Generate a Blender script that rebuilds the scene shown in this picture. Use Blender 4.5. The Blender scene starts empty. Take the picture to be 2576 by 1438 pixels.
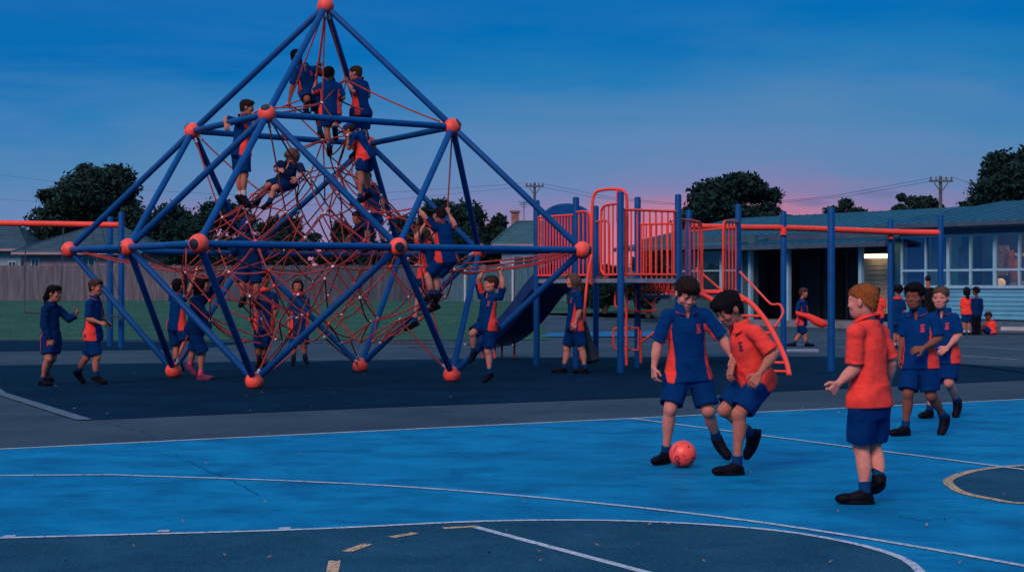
import bpy, math, random
import numpy as np
from mathutils import Vector, Matrix
random.seed(7)
RNG = np.random.default_rng(11)
S = bpy.context.scene
COL = S.collection
F, CX, HZ, EYE = 3973.0, 1288.0, 723.0, 1.38     # focal length in px of a 2576 px wide frame, centre, horizon, eye height

def W(x, y, d):
    """world point that lies d metres ahead and shows at x, y of the 2576 px frame"""
    return Vector(((x - CX) / F * d, d, EYE + (HZ - y) / F * d))
def G(x, y):
    """ground point"""
    d = EYE * F / (y - HZ)
    return Vector(((x - CX) / F * d, d, 0))
def sm(a, b, x):
    t = min(1, max(0, (x - a) / (b - a)))
    return t * t * (3 - 2 * t)
def hgt(x, y):
    return .72 * sm(42, 76, y) * (1 - sm(4, 9, x)) + .25 * sm(54, 80, y) * sm(4, 9, x)

# ---------------------------------------------------------------- materials
def nt(m):
    m.use_nodes = True
    t = m.node_tree
    return t, t.nodes['Principled BSDF']
def lin(c):
    return tuple(((v / 255 + .055) / 1.055) ** 2.4 if v > 10 else v / 255 / 12.92 for v in c)
MATS = {}
def mat(name, col, rough=.6, var=.12, scale=6, bump=0, bscale=60, metal=0, spec=.5, col2=None, stretch=None, coord='Object', emit=None, coat=0):
    if name in MATS:
        return MATS[name]
    m = bpy.data.materials.new(name)
    t, b = nt(m)
    N, L = t.nodes, t.links
    b.inputs['Roughness'].default_value = rough
    b.inputs['Metallic'].default_value = metal
    b.inputs['Specular IOR Level'].default_value = spec
    b.inputs['Coat Weight'].default_value = coat
    tc = N.new('ShaderNodeTexCoord')
    mp = N.new('ShaderNodeMapping')
    if stretch:
        mp.inputs['Scale'].default_value = stretch
    L.new(tc.outputs[coord], mp.inputs[0])
    n = N.new('ShaderNodeTexNoise')
    n.inputs['Scale'].default_value = scale
    n.inputs['Detail'].default_value = 6
    n.inputs['Roughness'].default_value = .65
    L.new(mp.outputs[0], n.inputs['Vector'])
    r = N.new('ShaderNodeValToRGB')
    c2 = col2 or tuple(min(1, v * (1 + var * 2)) for v in col)
    c1 = tuple(v * (1 - var * 1.6) for v in col) if col2 is None else col
    r.color_ramp.elements[0].position = .3
    r.color_ramp.elements[1].position = .7
    r.color_ramp.elements[0].color = (*c1, 1)
    r.color_ramp.elements[1].color = (*c2, 1)
    L.new(n.outputs[0], r.inputs[0])
    L.new(r.outputs[0], b.inputs['Base Color'])
    if bump:
        n2 = N.new('ShaderNodeTexNoise')
        n2.inputs['Scale'].default_value = bscale
        n2.inputs['Detail'].default_value = 3
        L.new(mp.outputs[0], n2.inputs['Vector'])
        bp = N.new('ShaderNodeBump')
        bp.inputs['Strength'].default_value = bump
        bp.inputs['Distance'].default_value = .01
        L.new(n2.outputs[0], bp.inputs['Height'])
        L.new(bp.outputs[0], b.inputs['Normal'])
    if emit:
        b.inputs['Emission Color'].default_value = (*emit[:3], 1)
        b.inputs['Emission Strength'].default_value = emit[3]
    MATS[name] = m
    return m

def ground_mat(name, cols, scale, speck=None, rough=.7, bump=.4, bscale=90, worn=None, grain=.3):
    """cols: dark, mid, light stain colours; speck: (colour, scale, threshold); worn: (colour, stretch vector, threshold)"""
    m = bpy.data.materials.new(name)
    t, b = nt(m)
    N, L = t.nodes, t.links
    tc = N.new('ShaderNodeTexCoord')
    n = N.new('ShaderNodeTexNoise')
    n.inputs['Scale'].default_value = scale
    n.inputs['Detail'].default_value = 9
    n.inputs['Roughness'].default_value = .68
    n.inputs['Distortion'].default_value = .6
    L.new(tc.outputs['Object'], n.inputs['Vector'])
    r = N.new('ShaderNodeValToRGB')
    e = r.color_ramp.elements
    e[0].position, e[1].position = .28, .74
    e[0].color, e[1].color = (*cols[0], 1), (*cols[2], 1)
    k = e.new(.5); k.color = (*cols[1], 1)
    L.new(n.outputs[0], r.inputs[0])
    out = r.outputs[0]
    def over(fac, col):
        nonlocal out
        mx = N.new('ShaderNodeMix'); mx.data_type = 'RGBA'
        L.new(fac, mx.inputs['Factor']); L.new(out, mx.inputs[6]); mx.inputs[7].default_value = (*col, 1)
        out = mx.outputs[2]
    def ramp(src, a, c):
        q = N.new('ShaderNodeMapRange'); q.inputs[1].default_value, q.inputs[2].default_value = a, c
        L.new(src, q.inputs[0]); return q.outputs[0]
    if worn:
        mp = N.new('ShaderNodeMapping'); mp.inputs['Scale'].default_value = worn[1]
        mp.inputs['Rotation'].default_value = (0, 0, .5)
        L.new(tc.outputs['Object'], mp.inputs[0])
        q = N.new('ShaderNodeTexNoise'); q.inputs['Scale'].default_value = 1; q.inputs['Detail'].default_value = 8
        q.inputs['Roughness'].default_value = .7
        L.new(mp.outputs[0], q.inputs['Vector'])
        over(ramp(q.outputs[0], worn[2], worn[2] + .22), worn[0])
    if speck:
        q = N.new('ShaderNodeTexNoise'); q.inputs['Scale'].default_value = speck[1]; q.inputs['Detail'].default_value = 2
        L.new(tc.outputs['Object'], q.inputs['Vector'])
        over(ramp(q.outputs[0], speck[2], speck[2] + .1), speck[0])
    g1 = N.new('ShaderNodeTexNoise'); g1.inputs['Scale'].default_value = 70; g1.inputs['Detail'].default_value = 3; g1.inputs['Roughness'].default_value = .8
    L.new(tc.outputs['Object'], g1.inputs['Vector'])
    gm = N.new('ShaderNodeMapRange'); gm.inputs[1].default_value, gm.inputs[2].default_value, gm.inputs[3].default_value, gm.inputs[4].default_value = .3, .7, 1 - grain, 1 + grain
    L.new(g1.outputs[0], gm.inputs[0])
    gx = N.new('ShaderNodeVectorMath'); gx.operation = 'SCALE'; L.new(out, gx.inputs[0]); L.new(gm.outputs[0], gx.inputs['Scale'])
    L.new(gx.outputs[0], b.inputs['Base Color'])
    b.inputs['Roughness'].default_value = rough
    b.inputs['Specular IOR Level'].default_value = .025
    n2 = N.new('ShaderNodeTexNoise'); n2.inputs['Scale'].default_value = bscale; n2.inputs['Detail'].default_value = 4
    L.new(tc.outputs['Object'], n2.inputs['Vector'])
    bp = N.new('ShaderNodeBump'); bp.inputs['Strength'].default_value = bump; bp.inputs['Distance'].default_value = .01
    L.new(n2.outputs[0], bp.inputs['Height']); L.new(bp.outputs[0], b.inputs['Normal'])
    MATS[name] = m
    return m

C_BLUE = (.0006, .058, .22)        # blue powder coat
C_ORNG = (.70, .062, .042)        # coral orange powder coat
M_BAR = mat('blue_paint', C_BLUE, .5, .1, 3, .05, 40, spec=.12)
M_ORG = mat('orange_paint', C_ORNG, .45, .1, 3, .05, 40, spec=.2)
M_BALL = mat('orange_rubber', (.70, .068, .048), .6, .18, 9, .25, 120)
M_CAP = mat('black_cap', (.006, .008, .02), .35, .1)
M_ROPE = mat('red_rope', (.25, .028, .030), .85, .35, 40, .8, 220)
M_STEEL = mat('steel', (.42, .45, .5), .4, .2, 30, metal=.6)
M_DECK = mat('grey_deck', (.14, .2, .3), .6, .2, 5, .3, 60)
M_NAVY = mat('navy_plastic', (.006, .02, .12), .35, .2, 4)
M_BLACK = mat('black_rubber', (.008, .01, .018), .6, .2, 8, .3)

# ---------------------------------------------------------------- plain mesh helpers
class MB:
    def __init__(s): s.v, s.f = [], []
    def add(s, vs, fs):
        o = len(s.v)
        s.v += [tuple(v) for v in vs]; s.f += [tuple(i + o for i in f) for f in fs]
        return s
    def obox(s, c, ax, ay, az):
        c, ax, ay, az = map(Vector, (c, ax, ay, az))
        vs = [c + sx * ax + sy * ay + sz * az for sx in (-1, 1) for sy in (-1, 1) for sz in (-1, 1)]
        return s.add(vs, [(0, 1, 3, 2), (4, 6, 7, 5), (0, 4, 5, 1), (2, 3, 7, 6), (0, 2, 6, 4), (1, 5, 7, 3)])
    def box(s, lo, hi):
        c = [(a + b) / 2 for a, b in zip(lo, hi)]; h = [(b - a) / 2 for a, b in zip(lo, hi)]
        return s.obox(c, (h[0], 0, 0), (0, h[1], 0), (0, 0, h[2]))
    def tube(s, pts, r, n=10, cap=True):
        pts = [Vector(p) for p in pts]
        rr = r if isinstance(r, (list, tuple)) else [r] * len(pts)
        t0 = (pts[1] - pts[0]).normalized()
        ref = Vector((0, 0, 1)) if abs(t0.z) < .9 else Vector((1, 0, 0))
        a = t0.cross(ref).normalized()
        rings, vs, fs = [], [], []
        for i, p in enumerate(pts):
            t = (pts[min(i + 1, len(pts) - 1)] - pts[max(i - 1, 0)]).normalized()
            a = (a - a.dot(t) * t).normalized(); b = t.cross(a)
            for k in range(n):
                w = 2 * math.pi * k / n
                vs.append(p + rr[i] * (math.cos(w) * a + math.sin(w) * b))
        for i in range(len(pts) - 1):
            for k in range(n):
                fs.append((i * n + k, i * n + (k + 1) % n, (i + 1) * n + (k + 1) % n, (i + 1) * n + k))
        if cap:
            fs.append(tuple(range(n))[::-1]); fs.append(tuple((len(pts) - 1) * n + k for k in range(n)))
        return s.add(vs, fs)
    def sphere(s, c, r, u=20, w=12, sc=(1, 1, 1), zmin=-9):
        vs, fs = [], []
        c = Vector(c)
        for i in range(w + 1):
            th = math.pi * i / w
            for k in range(u):
                ph = 2 * math.pi * k / u
                z = max(zmin, r * sc[2] * math.cos(th))
                vs.append(c + Vector((r * sc[0] * math.sin(th) * math.cos(ph), r * sc[1] * math.sin(th) * math.sin(ph), z)))
        for i in range(w):
            for k in range(u):
                fs.append((i * u + k, (i + 1) * u + k, (i + 1) * u + (k + 1) % u, i * u + (k + 1) % u))
        return s.add(vs, fs)
    def prism(s, poly, z0, z1):
        n = len(poly)
        vs = [(p[0], p[1], z0) for p in poly] + [(p[0], p[1], z1) for p in poly]
        return s.add(vs, [tuple(range(n))[::-1], tuple(range(n, 2 * n))] + [(i, (i + 1) % n, n + (i + 1) % n, n + i) for i in range(n)])
    def sheet(s, poly, z):
        return s.add([(p[0], p[1], z) for p in poly], [tuple(range(len(poly)))])
    def strip(s, pts, w, z):
        pts = [Vector((p[0], p[1])) for p in pts]
        vs, fs = [], []
        for i, p in enumerate(pts):
            t = (pts[min(i + 1, len(pts) - 1)] - pts[max(i - 1, 0)]).normalized(); nn = Vector((-t.y, t.x))
            for q in (p + nn * w / 2, p - nn * w / 2): vs.append((q.x, q.y, z))
        for i in range(len(pts) - 1): fs.append((2 * i, 2 * i + 1, 2 * i + 3, 2 * i + 2))
        return s.add(vs, fs)
    def mesh(s, name, m, smooth=False):
        me = bpy.data.meshes.new(name)
        me.from_pydata(s.v, [], s.f); me.update()
        if m: me.materials.append(m)
        if smooth: me.shade_smooth()
        return me
    def build(s, name, m, parent=None, smooth=False, origin=None, bevel=0):
        if origin is None and parent is not None: origin = parent.matrix_world_loc if hasattr(parent, 'matrix_world_loc') else root_loc(parent)
        if origin is not None:
            o = Vector(origin); s.v = [tuple(Vector(v) - o) for v in s.v]
        ob = bpy.data.objects.new(name, s.mesh(name, m, smooth))
        COL.objects.link(ob)
        if parent is not None: ob.parent = parent
        elif origin is not None: ob.location = origin
        if smooth and not bevel: auto(ob)
        if bevel:
            b = ob.modifiers.new('bevel', 'BEVEL'); b.width = bevel; b.segments = 2; b.limit_method = 'ANGLE'
        return ob
def root_loc(o):
    v = Vector((0, 0, 0))
    while o is not None:
        v += o.location; o = o.parent
    return v
def auto(ob, ang=40):
    me = ob.data
    if hasattr(me, 'set_sharp_from_angle'): me.set_sharp_from_angle(angle=math.radians(ang))
def tag(o, label=None, cat=None, group=None, kind=None):
    if label: o['label'] = label
    if cat: o['category'] = cat
    if group: o['group'] = group
    if kind: o['kind'] = kind
    return o
def empty(name, loc, label, cat, group=None):
    o = bpy.data.objects.new(name, None); COL.objects.link(o); o.location = loc; o.empty_display_size = .1
    return tag(o, label, cat, group)
def structure(ob): ob['kind'] = 'structure'; return ob
def spline(pts, n=8):
    """Catmull-Rom through points"""
    P = [Vector(p) for p in pts]; P = [2 * P[0] - P[1]] + P + [2 * P[-1] - P[-2]]
    out = []
    for i in range(1, len(P) - 2):
        for k in range(n):
            t = k / n
            a, b, c, d = P[i - 1:i + 3]
            out.append(.5 * ((2 * b) + (c - a) * t + (2 * a - 5 * b + 4 * c - d) * t * t + (3 * b - a - 3 * c + d) * t ** 3))
    out.append(P[-2])
    return out

# ---------------------------------------------------------------- camera, sky, sun
cam = bpy.data.cameras.new('camera'); co = bpy.data.objects.new('camera', cam); COL.objects.link(co)
cam.sensor_width = 36; cam.lens = 36 * F / 2576; cam.clip_end = 3000; cam.clip_start = .1
co.location = (0, 0, EYE); co.rotation_euler = (math.pi / 2 + math.atan((HZ - 719) / F), 0, 0)
S.camera = co
S.view_settings.view_transform = 'Standard'; S.view_settings.look = 'None'
S.view_settings.exposure = 0
S.render.resolution_x, S.render.resolution_y = 1024, 571

w = bpy.data.worlds.new('World'); S.world = w; w.use_nodes = True
N, L = w.node_tree.nodes, w.node_tree.links
N.clear()
SUN_EL, SUN_AZ = math.radians(38), math.radians(208)
def vm(op, a, b=None):
    q = N.new('ShaderNodeVectorMath'); q.operation = op
    for i, v in enumerate((a, b)):
        if v is None: continue
        if isinstance(v, tuple): q.inputs[i].default_value = v
        else: L.new(v, q.inputs[i])
    return q.outputs[0]
def mth(op, a, b=0., c=None):
    q = N.new('ShaderNodeMath'); q.operation = op
    for i, v in enumerate((a, b, c)):
        if v is None: continue
        if isinstance(v, (int, float)): q.inputs[i].default_value = v
        else: L.new(v, q.inputs[i])
    return q.outputs[0]
tc = N.new('ShaderNodeTexCoord'); sx = N.new('ShaderNodeSeparateXYZ')
L.new(tc.outputs['Generated'], sx.inputs[0])
# long, thin bands of high cloud that lean up to the right
mp = N.new('ShaderNodeMapping'); mp.inputs['Rotation'].default_value = (0, math.radians(-14), 0); mp.inputs['Scale'].default_value = (3.2, 1.2, 17)
mp.inputs['Location'].default_value = (1.7, 0, .4)
L.new(tc.outputs['Generated'], mp.inputs[0])
cn = N.new('ShaderNodeTexNoise'); cn.inputs['Scale'].default_value = 1.5; cn.inputs['Detail'].default_value = 5; cn.inputs['Roughness'].default_value = .5
L.new(mp.outputs[0], cn.inputs['Vector'])
wob = mth('MULTIPLY', mth('SUBTRACT', cn.outputs[0], .5), .075)
el = mth('ADD', sx.outputs[2], mth('MULTIPLY', sx.outputs[0], -.03))
el = mth('ADD', el, wob)
el = mth('ADD', el, mth('MULTIPLY', mth('ABSOLUTE', mth('SUBTRACT', sx.outputs[0], .17)), .048))
el = mth('SUBTRACT', el, .001)
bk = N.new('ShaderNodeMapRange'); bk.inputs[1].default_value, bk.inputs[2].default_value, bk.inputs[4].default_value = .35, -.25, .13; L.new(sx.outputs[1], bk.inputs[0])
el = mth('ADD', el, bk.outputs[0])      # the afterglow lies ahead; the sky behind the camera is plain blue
rp = N.new('ShaderNodeValToRGB'); L.new(el, rp.inputs[0])
e = rp.color_ramp.elements
SKY = [(0, (200, 118, 140)), (.032, (206, 122, 148)), (.042, (182, 122, 156)), (.055, (136, 126, 172)), (.070, (100, 132, 178)), (.096, (76, 132, 180)),
       (.125, (36, 122, 182)), (.165, (0, 108, 180)), (.24, (20, 104, 176))]
e[0].position, e[0].color = 0, (*lin(SKY[0][1]), 1)
e[1].position, e[1].color = SKY[1][0], (*lin(SKY[1][1]), 1)
for p, c in SKY[2:]:
    k = e.new(p); k.color = (*lin(c), 1)
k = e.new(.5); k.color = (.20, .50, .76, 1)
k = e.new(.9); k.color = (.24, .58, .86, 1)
# small dark clouds low on the right
mp2 = N.new('ShaderNodeMapping'); mp2.inputs['Scale'].default_value = (9, 4, 62); mp2.inputs['Location'].default_value = (.3, 0, 2.13)
L.new(tc.outputs['Generated'], mp2.inputs[0])
dn = N.new('ShaderNodeTexNoise'); dn.inputs['Scale'].default_value = 1.1; dn.inputs['Detail'].default_value = 4
L.new(mp2.outputs[0], dn.inputs['Vector'])
uu, vv = mth('DIVIDE', sx.outputs[0], sx.outputs[1]), mth('DIVIDE', sx.outputs[2], sx.outputs[1])
def puff(u0, v0, a, b):
    p, q = mth('DIVIDE', mth('SUBTRACT', uu, u0), a), mth('DIVIDE', mth('SUBTRACT', vv, v0), b)
    r = mth('ADD', mth('MULTIPLY', p, p), mth('MULTIPLY', q, q))
    return mth('SUBTRACT', 1, mth('ADD', r, mth('MULTIPLY', mth('SUBTRACT', dn.outputs[0], .5), 2.6)))
cl_ = mth('MAXIMUM', mth('MAXIMUM', puff(.232, .0590, .018, .0042), puff(.190, .0535, .016, .0032)), puff(.262, .0515, .012, .002))
msk = N.new('ShaderNodeMapRange'); msk.inputs[1].default_value, msk.inputs[2].default_value = -.1, .9
L.new(mth('MULTIPLY', cl_, mth('GREATER_THAN', sx.outputs[1], 0)), msk.inputs[0])
band = N.new('ShaderNodeMapRange'); band.inputs[1].default_value, band.inputs[2].default_value = .075, .055
L.new(sx.outputs[2], band.inputs[0])
mx = N.new('ShaderNodeMix'); mx.data_type = 'RGBA'
L.new(mth('MULTIPLY', mth('MULTIPLY', msk.outputs[0], band.outputs[0]), .75), mx.inputs['Factor'])
mp3 = N.new('ShaderNodeMapping'); mp3.inputs['Rotation'].default_value = (0, math.radians(-17), 0); mp3.inputs['Scale'].default_value = (2.0, 1, 12); mp3.inputs['Location'].default_value = (.9, 0, .23)
L.new(tc.outputs['Generated'], mp3.inputs[0])
hn = N.new('ShaderNodeTexNoise'); hn.inputs['Scale'].default_value = 1.3; hn.inputs['Detail'].default_value = 7; hn.inputs['Roughness'].default_value = .6; hn.inputs['Distortion'].default_value = .4
L.new(mp3.outputs[0], hn.inputs['Vector'])
hm = N.new('ShaderNodeMapRange'); hm.inputs[1].default_value, hm.inputs[2].default_value, hm.inputs[4].default_value = .42, .68, .62
L.new(hn.outputs[0], hm.inputs[0])
hb = N.new('ShaderNodeMapRange'); hb.inputs[1].default_value, hb.inputs[2].default_value = .19, .10
L.new(sx.outputs[2], hb.inputs[0])
hx = N.new('ShaderNodeMix'); hx.data_type = 'RGBA'; L.new(mth('MULTIPLY', hm.outputs[0], hb.outputs[0]), hx.inputs['Factor']); L.new(rp.outputs[0], hx.inputs[6]); hx.inputs[7].default_value = (*lin((98, 136, 186)), 1)
L.new(hx.outputs[2], mx.inputs[6]); mx.inputs[7].default_value = (*lin((104, 112, 160)), 1)
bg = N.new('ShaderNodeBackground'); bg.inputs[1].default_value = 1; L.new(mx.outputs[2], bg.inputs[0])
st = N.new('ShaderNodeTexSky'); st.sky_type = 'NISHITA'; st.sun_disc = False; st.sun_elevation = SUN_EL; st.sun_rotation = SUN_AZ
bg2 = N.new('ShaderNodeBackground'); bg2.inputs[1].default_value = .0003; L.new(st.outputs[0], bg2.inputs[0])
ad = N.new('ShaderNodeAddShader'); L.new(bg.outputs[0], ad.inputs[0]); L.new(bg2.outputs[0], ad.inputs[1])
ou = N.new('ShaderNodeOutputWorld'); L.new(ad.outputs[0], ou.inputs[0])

sun = bpy.data.lights.new('sun', 'SUN'); so = bpy.data.objects.new('sun', sun); COL.objects.link(so)
sun.energy = 3.1; sun.angle = math.radians(24); sun.color = (1, .52, .40)
# direction the light comes from: behind the camera, to the left, high
sd = Vector((math.sin(SUN_AZ) * math.cos(SUN_EL), math.cos(SUN_AZ) * math.cos(SUN_EL), math.sin(SUN_EL)))
so.rotation_euler = (-sd).to_track_quat('-Z', 'Y').to_euler(); so.location = (0, 0, 60)
# ---------------------------------------------------------------- ground
def grid_sheet(name, m, x0, x1, y0, y1, nx, ny, dz, poly=None):
    mb = MB()
    xs = [x0 + (x1 - x0) * i / nx for i in range(nx + 1)]; ys = [y0 + (y1 - y0) * (j / ny) ** 1.5 for j in range(ny + 1)]
    mb.v = [(x, y, hgt(x, y) + dz) for y in ys for x in xs]
    for j in range(ny):
        for i in range(nx):
            cx, cy = (xs[i] + xs[i + 1]) / 2, (ys[j] + ys[j + 1]) / 2
            if poly is None or poly(cx, cy):
                a = j * (nx + 1) + i
                mb.f.append((a, a + 1, a + nx + 2, a + nx + 1))
    return structure(mb.build(name, m, smooth=True))
M_ASPH = ground_mat('asphalt', [(.018, .040, .068), (.030, .058, .090), (.046, .080, .118)], .5, ((.10, .14, .2), 160, .62), .85, .5, 120, ((.045, .07, .115), (.5, 2.4, 1), .56))
M_COURT = ground_mat('court_paint', [(.0, .083, .21), (.0008, .150, .335), (.003, .21, .43)], 1.5, ((.004, .05, .14), 60, .66), .6, .25, 150, ((.001, .07, .19), (1.3, 2.8, 1), .5), .17)
M_KEY = ground_mat('key_paint', [(.003, .036, .078), (.007, .052, .104), (.014, .072, .135)], 1.6, ((.05, .11, .18), 110, .6), .7, .4, 150)
M_MAT = ground_mat('rubber_mat_surface', [(.0004, .010, .028), (.0008, .015, .040), (.002, .023, .058)], .9, ((.008, .03, .06), 130, .62), .8, .5, 160)
M_LINE = ground_mat('white_line_paint', [(.22, .30, .42), (.34, .40, .50), (.42, .46, .55)], 5, ((.02, .12, .26), 45, .57), .8, .3, 150)
M_YEL = ground_mat('yellow_line_paint', [(.30, .21, .14), (.42, .29, .19), (.48, .34, .23)], 5, ((.05, .08, .12), 45, .53), .85, .3, 150)
M_LAWN = ground_mat('lawn_grass', [(.008, .034, .034), (.016, .064, .052), (.034, .10, .074)], .9, ((.07, .17, .12), 14, .56), .95, .8, 40, ((.04, .085, .06), (.12, 1.3, 1), .5))
M_BPATCH = ground_mat('blue_patch_paint', [(.01, .08, .2), (.014, .12, .28), (.02, .16, .34)], .8)
grid_sheet('ground', M_ASPH, -900, 900, -30, 1600, 200, 200, 0)
grid_sheet('lawn', M_LAWN, -60, 6.5, 41.3, 96, 266, 110, .012, lambda x, y: x < 5.5 and (x < .9 or y > 60))
# rubber safety mats
mat1 = [G(0, 990), G(212, 1057), G(930, 1026), G(1660, 999), G(2576, 956)]
mat1 = [(-14, 33.5)] + [(p.x, p.y) for p in mat1] + [(8.9, 27.2), (6.2, 31.6), (1.2, 31.2), (-4, 29.6), (-9.2, 27.9)]
mat1 = [(-9.2, 26.6)] + mat1[1:]
kerb = mat('concrete_edge', (.04, .075, .125), .85, .2, 3, .4, 60)
structure(MB().sheet(mat1, .006).build('rubber_mat', M_MAT))
structure(MB().sheet([(-16, 32.8), (-7.0, 35.2), (-6.6, 40), (-16, 41.0)], .006).build('swing_mat', M_MAT))
structure(MB().strip([mat1[0], mat1[1], mat1[2]], .16, .012).build('mat_edging', kerb))
structure(MB().strip([(-60, 41.2), (-8, 41.25), (-1, 41.3), (.7, 41.6)], .22, .02).build('lawn_edging', kerb))
structure(MB().sheet([(.8, 43.5), (4.6, 43.8), (5.8, 59), (1.3, 58)], .03).build('painted_patch', M_BPATCH))
# court
e0, e1 = Vector((-4.33, 13.47)), Vector((1.24, 16.61))
dr = (e1 - e0).normalized()
A0, A1 = e0 - dr * 12, e1 + dr * 16
def off(p, dx): q = Vector((p[0], p[1])) + Vector((dr.y, -dr.x)) * dx; return (q.x, q.y)
court = [off(A0, 0), off(A1, 0), off(A1, 26), off(A0, 26)]
structure(MB().sheet([court[0], court[3], court[2], court[1]], .004).build('court', M_COURT))
lines = MB()
lines.strip([A0, A1], .06, .0075)
lines.strip(spline([(-9.5, 11.0), *[tuple(G(*p).xy) for p in ((0, 1198), (400, 1200), (1060, 1229), (1800, 1301), (2576, 1426))], (3.0, 6.6), (3.1, 5.2)], 10), .05, .009)
lines.strip([tuple(G(1590, 1054).xy), tuple(G(2576, 1183).xy), tuple((G(2576, 1183) + (G(2576, 1183) - G(1590, 1054)) * .6).xy)], .05, .0105)
key = [tuple(G(*p).xy) for p in ((0, 1356), (710, 1336), (1150, 1316), (1350, 1311), (1550, 1312), (1780, 1322), (2000, 1343), (2200, 1383), (2310, 1436))]
key_line = spline([(-7.6, 7.75)] + key + [(1.75, 6.6), (1.2, 5.6)], 8)
structure(MB().sheet([p.xy for p in [Vector((*q, 0)) if len(q) == 2 else q for q in [tuple(p) for p in key_line]]][::-1] + [(-7.6, 4), (-1, 4)], .0062).build('key_area', M_KEY))
lines.strip([p[:2] for p in key_line], .05, .0099)
g1, g2 = G(1190, 1326), G(1640, 1446)
lines.strip([g1.xy, (g1 + (g2 - g1) * 2.4).xy], .055, .0086)
for px, py in ((25, 1351), (413, 1338), (717, 1331)):
    p = G(px, py); lines.sheet([(p.x - .035, p.y - .05), (p.x + .035, p.y - .035), (p.x + .028, p.y + .03), (p.x - .03, p.y + .018)], .0106)
structure(lines.build('court_lines', M_LINE))
crk = MB()
for pts in (((262, 1062), (330, 1080), (395, 1098)), ((470, 1160), (560, 1200), (650, 1246)), ((1010, 1345), (1018, 1352), (1016, 1362), (1026, 1368)), ((2250, 1300), (2330, 1310), (2380, 1306))):
    q = [G(*p) for p in pts]; q = [q[0].lerp(q[-1], 0)] + [p + Vector((random.uniform(-.02, .02), random.uniform(-.05, .05), 0)) for p in spline(q, 7)[1:-1]] + [q[-1]]
    crk.strip([p.xy for p in q], .007, .0068)
structure(crk.build('ground_cracks', mat('crack_dirt', (.002, .04, .11), .9, .2, spec=.02)))
yl = MB()
cc = Vector((4.22, 11.15)); ring = []
for k in range(48):
    a = 2 * math.pi * k / 48
    ring.append((cc.x + 1.16 * math.cos(a), cc.y + 1.16 * math.sin(a)))
ring_big = spline([tuple(G(*p).xy) for p in ((2600, 1171), (2520, 1176), (2440, 1188), (2392, 1205), (2386, 1218), (2420, 1240), (2490, 1256), (2600, 1270))] + [(4.2, 9.75), (5.0, 10.1), (5.4, 11.1), (4.9, 12.0), (4.4, 12.2)], 6)
structure(MB().sheet([p[:2] for p in ring_big], .0062).build('circle_area', M_KEY))
yl.strip([p[:2] for p in ring_big], .07, .0092)
for (a, b) in (((1115, 1331), (1200, 1326)), ((985, 1354), (1045, 1343)), ((872, 1390), (925, 1371)), ((835, 1445), (842, 1413))):
    yl.strip([G(*a).xy, G(*b).xy], .06, .0092)
structure(yl.build('court_dashes', M_YEL))
# faint old lines on the yard in front of the school
fl = MB()
for (a, b) in (((1900, 858), (2560, 905)), ((2060, 849), (2576, 880)), ((2400, 915), (2576, 938)), ((1500, 868), (1900, 862))):
    fl.strip([G(*a).xy, G(*b).xy], .09, .006)
structure(fl.build('yard_lines', mat('faded_line_paint', (.13, .17, .25), .8, .4, 2)))
pud = MB()
for (cx, cy, rx, ry) in ((965, 861, 150, 4), (1210, 866, 90, 3), (1090, 872, 60, 3)):
    ring = []
    for k in range(30):
        a = 2 * math.pi * k / 30; q = 1 + .25 * math.sin(3 * a + cx)
        ring.append(G(cx + rx * q * math.cos(a), cy - ry * q * math.sin(a)).xy)
    pud.sheet(ring, .008)
structure(pud.build('puddles', mat('puddle_water', (.02, .03, .05), .03, .1, 1, spec=.9)))
# scattered leaves and scraps
lv = MB()
for k in range(80):
    px, py = random.uniform(0, 2576), random.uniform(905, 1430) if k % 3 else random.uniform(940, 1040)
    p = G(px, py); a = random.uniform(0, 6.3); l = random.uniform(.006, .02)
    u, v = Vector((math.cos(a), math.sin(a), .1)) * l, Vector((-math.sin(a), math.cos(a), .25)) * l * .45
    p.z = .022
    lv.add([p - u, p + v, p + u + Vector((0, 0, .01)), p - v], [(0, 1, 2, 3)])
tag(lv.build('fallen_leaves', mat('leaf_litter', (.05, .03, .025), .8, .2, 2, col2=(.32, .22, .2))), 'small pale and brown leaf scraps scattered on the ground', 'leaf litter', kind='stuff')

# ---------------------------------------------------------------- climbing frame
NODE = {}
_fit = {'apex': ((-2.95, 23.76, 5.61), (819, 15)), 'uF': ((-3.45, 21.75, 3.75), (672, 287)), 'uR': ((-.93, 23.26, 3.75), (1138, 319)), 'uB': ((-2.44, 25.78, 3.75), (928, 362)),
        'uL': ((-4.96, 24.27, 3.75), (485, 330)), 'cF': ((-3.94, 19.79, 1.93), (500, 613)), 'cR': ((1.02, 22.77, 1.93), (1465, 629)), 'cB': ((-1.95, 27.73, 1.93), (1008, 640)),
        'cL': ((-6.92, 24.76, 1.93), (175, 628)), 'mFR': ((-1.49, 21.33, 1.93), (1002, 621)), 'mRB': ((-.51, 25.22, 1.93), (1205, 632)), 'mBL': ((-4.41, 26.2, 1.93), (624, 638)),
        'mLF': ((-5.38, 22.3, 1.93), (323, 622)), 'gF': ((-3.49, 21.61, .12), (640, 957)), 'gR': ((-.79, 23.23, .12), (1137, 940)), 'gB': ((-2.41, 25.92, .12), (907, 912)), 'gL': ((-5.1, 24.3, .12), (437, 922))}
for k, (p, q) in _fit.items():
    NODE[k] = W(q[0], q[1], p[1])
    if k[0] == 'g': NODE[k].z = .1
BARS = [('apex', 'u' + k) for k in 'FRBL'] + [('uF', 'uR'), ('uR', 'uB'), ('uB', 'uL'), ('uL', 'uF')]
mids = {'F': ('mLF', 'mFR'), 'R': ('mFR', 'mRB'), 'B': ('mRB', 'mBL'), 'L': ('mBL', 'mLF')}
for k, (a, b) in mids.items():
    for t in (a, b, 'c' + k):
        BARS += [('u' + k, t), ('g' + k, t)]
    BARS += [('c' + k, a), ('c' + k, b)]
BR = .128
CEN = Vector((-2.95, 23.76, 0))
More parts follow.
